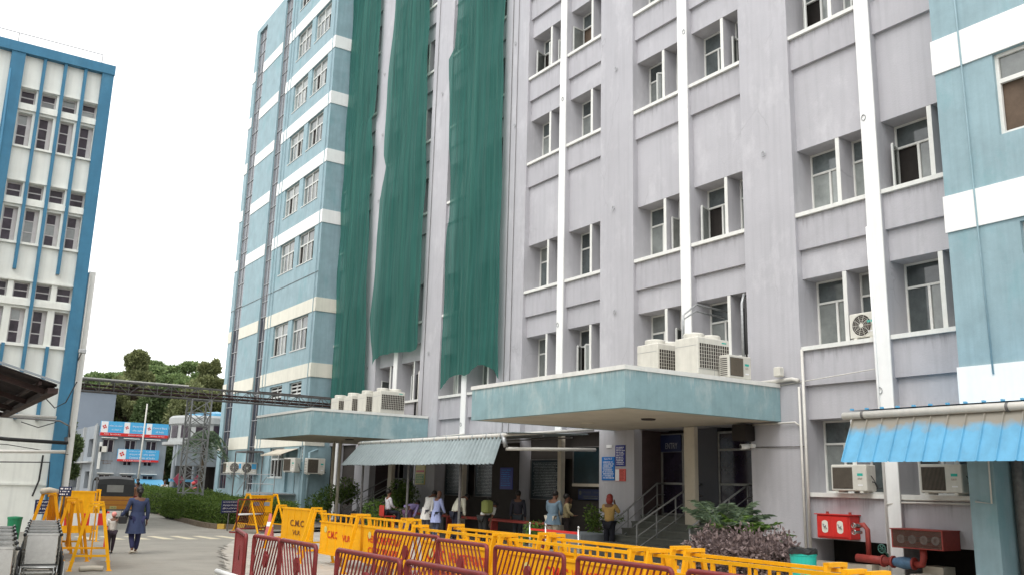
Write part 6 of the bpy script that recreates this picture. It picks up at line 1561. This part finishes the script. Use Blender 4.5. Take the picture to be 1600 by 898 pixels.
# ================================================================== TREES
def tree(label, loc, H_, crown, n, size, m_, seed, trunk=.25, group=None, name='tree', K_=26, base=.25, cat='tree', clump=.28, prof=None):
    """crown: (rx, ry) half widths; limbs lead to clumps of leaves spread through the crown's volume"""
    t = thing(name, label, cat, loc, 0, group); rg = np.random.default_rng(seed); rx, ry = crown; cz = H_*(base+1)/2; rz_ = H_*(1-base)/2
    C = []
    while len(C) < K_:
        p = rg.uniform(-1, 1, 3)
        if .25 < np.linalg.norm(p) < 1: C.append(p)
    C = np.array(C)*np.array([rx, ry, rz_])*.86
    tz = (C[:, 2]/rz_+1)/2
    if prof is not None:
        k = np.interp(tz, [p[0] for p in prof], [p[1] for p in prof]); nrm_ = np.sqrt(np.maximum(.15, 1-(C[:, 2]/rz_)**2)); C[:, 0] *= k/nrm_; C[:, 1] *= k/nrm_
    else: k = np.ones(len(C))
    C[:, 2] += cz
    tr = MB(); tr.tube([(0, 0, 0), (.1, .05, H_*base), (0, .1, H_*.7)], trunk, 9, r2=trunk*.35); tr.build('trunk', 'bark', t, smooth=True)
    lm = MB()
    for c in C: z0 = max(H_*base*.7, c[2]*.55); lm.tube([(0, .05, z0), (c[0]*.5, c[1]*.5, (z0+c[2])/2+.2), tuple(c)], trunk*.3, 5, r2=trunk*.06)
    lm.build('limbs', 'bark', t)
    wts = rg.uniform(.5, 1.5, K_); q = rg.choice(K_, n, p=wts/wts.sum()); d = rg.normal(size=(n, 3)); d /= np.linalg.norm(d, axis=1)[:, None]
    rad = (rg.uniform(.6, 1.3, K_)*(.45+.55*k))[q]*clump
    P = C[q]+d*(rg.uniform(.45, 1.0, n)**.6*rad)[:, None]*np.array([rx, ry, rz_*.8])
    leaves('crown', P, d*.7, size, m_, t, seed, up=.1)
    return t
tree('tall feathery olive tree above the grey bank, poking over the rest', (19.6, 100, 0), 15.6, (4.6, 3.6), 52000, .36, 'l_mid', 21, trunk=.4, base=.22, K_=80, clump=.17, prof=[(0, .5), (.35, 1), (.55, .8), (.66, .45), (.78, .22), (.88, .36), (1, .12)])
tree('tall feathery olive tree beside the blue wing', (27.2, 100, 0), 15.9, (4.4, 3.4), 46000, .36, 'l_mid', 22, trunk=.4, base=.25, K_=70, clump=.17, prof=[(0, .6), (.4, 1), (.55, .75), (.66, .45), (.78, .24), (.88, .36), (1, .12)])
tree('wide pale green rain tree dome rising far behind', (33.5, 142, 0), 19.6, (14.5, 9), 110000, .50, 'l_pale', 23, trunk=.7, base=.35, K_=170, clump=.105)
tree('low spread of the pale rain tree on the left of the dome', (24.0, 138, 0), 17.2, (7.5, 7), 60000, .48, 'l_pale', 24, trunk=.5, base=.3, K_=90, clump=.14)
tree('dark bushy tree rising behind the middle of the bank roof', (20.3, 92, 0), 10.8, (2.2, 2.2), 28000, .34, 'l_dark', 25, trunk=.3, base=.12, K_=30, clump=.34)
tree('olive broad tree right behind the bank name boards', (22.6, 88, 0), 10.6, (2.6, 2.4), 30000, .33, 'l_mid', 26, trunk=.3, base=.1, K_=34, clump=.32)
tree('olive tree between the bank and the lattice tower', (25.6, 92, 0), 11.0, (2.8, 2.5), 30000, .35, 'l_mid', 27, trunk=.3, base=.1, K_=34, clump=.32)
tree('dark tree filling the gap right of the bank', (19.8, 80, 0), 6.4, (1.8, 1.6), 16000, .28, 'l_dark', 28, trunk=.22, base=.05, K_=22, clump=.36)
tree('dark slender tree between the white building and the bank', (9.2, 68, 0), 5.6, (1.25, 1.6), 16000, .24, 'l_dark', 29, trunk=.15, base=.05, K_=20, clump=.38)
tree('second dark tree by the side wall of the bank', (10.4, 84, 0), 6.4, (1.5, 2.0), 14000, .26, 'l_dark', 30, trunk=.15, base=.05, K_=20, clump=.38)
PT = thing('palm_tree', 'palm with drooping fronds before the round fronted building', 'palm tree', (15.3, 56.2, 0))
MB().tube([(0, 0, 0), (.05, 0, 2.2), (-.05, 0, 4.3)], .16, 10, r2=.11).build('trunk', 'bark', PT, smooth=True)
P = []; N_ = []; st = MB(); rp_ = random.Random(4)
for k in range(26):
    a = rp_.uniform(0, 6.28); up = rp_.uniform(-.1, 1.25); L = rp_.uniform(1.3, 1.9); pts = []
    for i in range(14): s_ = i/13; pts.append((L*s_*math.cos(up)*math.cos(a), L*s_*math.cos(up)*math.sin(a), 4.3+L*s_*math.sin(up)-L*s_*s_*.95))
    st.tube(pts, .018, 4, r2=.005, cap=False)
    for i in range(1, 14):
        for q in range(6):
            f = q/6; p0, p1 = pts[i-1], pts[i]; sd = -1 if q % 2 else 1
            P.append([p0[c]+(p1[c]-p0[c])*f for c in range(3)]); N_.append((-math.sin(a)*sd*1.4, math.cos(a)*sd*1.4, -.7))
st.build('frond_stalks', 'stem', PT); leaves('crown', P, np.array(N_)*5, .42, 'l_fern', PT, 44, aspect=.14)

# ================================================================== ADDED BLOCK BEHIND THE CAMERA (unseen, holds back low sky light)
def plain_block(label, x0, x1, y0, y1, h, m_='cw'):
    t = thing('unseen_sky_blocker', label, 'building', ((x0+x1)/2, (y0+y1)/2, 0))
    MB().box(x0, x1, y0, y1, 0, h).build('wall', m_, t, world=True)
    MB().box(x0-.3, x1+.3, y0-.3, y1+.3, h+.002, h+.5).build('parapet', 'bdeep', t, world=True)
    m = MB(); z = 1.2
    while z < h-1.5:
        y = y0+2
        while y < y1-2:
            m.box(x1+.002, x1+.05, y, y+1.6, z, z+1.4); y += 3.2
        x = x0+2
        while x < x1-2:
            m.box(x, x+1.6, y1+.002, y1+.05, z, z+1.4); x += 3.2
        z += 3.45
    m.build('glazing', 'lpane', t, world=True)
plain_block('plain white block added out of view to cut low sky light on the facade', -34, -12, -30, 27, 13)

# ================================================================== LIGHT, SKY, CAMERA
W = bpy.data.worlds.new('World'); sc.world = W; W.use_nodes = True; nt = W.node_tree; bgn = nt.nodes['Background']
EL, AZ = R(55), R(245)
sky = nt.nodes.new('ShaderNodeTexSky'); sky.sky_type = 'NISHITA'; sky.sun_disc = False; sky.sun_elevation = EL; sky.sun_rotation = AZ
sky.air_density = 1.0; sky.dust_density = 3.0; sky.ozone_density = 1.0
hs = nt.nodes.new('ShaderNodeHueSaturation'); hs.inputs['Saturation'].default_value = .10; hs.inputs['Value'].default_value = 1.0
nt.links.new(sky.outputs[0], hs.inputs['Color'])
# overcast: an even white cloud layer over the clear-sky gradient
cl = nt.nodes.new('ShaderNodeMix'); cl.data_type = 'RGBA'; cl.inputs['Factor'].default_value = .60; cl.inputs['B'].default_value = (7.0, 7.05, 7.1, 1)
nt.links.new(hs.outputs[0], cl.inputs['A']); nt.links.new(cl.outputs['Result'], bgn.inputs['Color']); bgn.inputs['Strength'].default_value = .15
sun = bpy.data.lights.new('sun', 'SUN'); sun.energy = .6; sun.angle = R(28); sun.color = (1, .965, .92)
so = bpy.data.objects.new('sun', sun); COL.objects.link(so)
sd = Vector((math.sin(AZ)*math.cos(EL), math.cos(AZ)*math.cos(EL), math.sin(EL)))
so.rotation_euler = sd.to_track_quat('Z', 'Y').to_euler(); so.location = sd*60
cam = bpy.data.cameras.new('camera'); co = bpy.data.objects.new('camera', cam); COL.objects.link(co)
cam.sensor_width = 36; cam.lens = F_PX/1600*36; cam.clip_end = 3000; cam.clip_start = .1
co.matrix_world = Matrix.Translation((0, 0, EYE)) @ CM.to_4x4()
sc.camera = co
sc.view_settings.view_transform = 'Standard'; sc.view_settings.look = 'None'; sc.view_settings.gamma = 1; sc.view_settings.use_curve_mapping = False
sc.view_settings.exposure = .92
sc.cycles.max_bounces = 6; sc.cycles.diffuse_bounces = 3; sc.cycles.transparent_max_bounces = 10
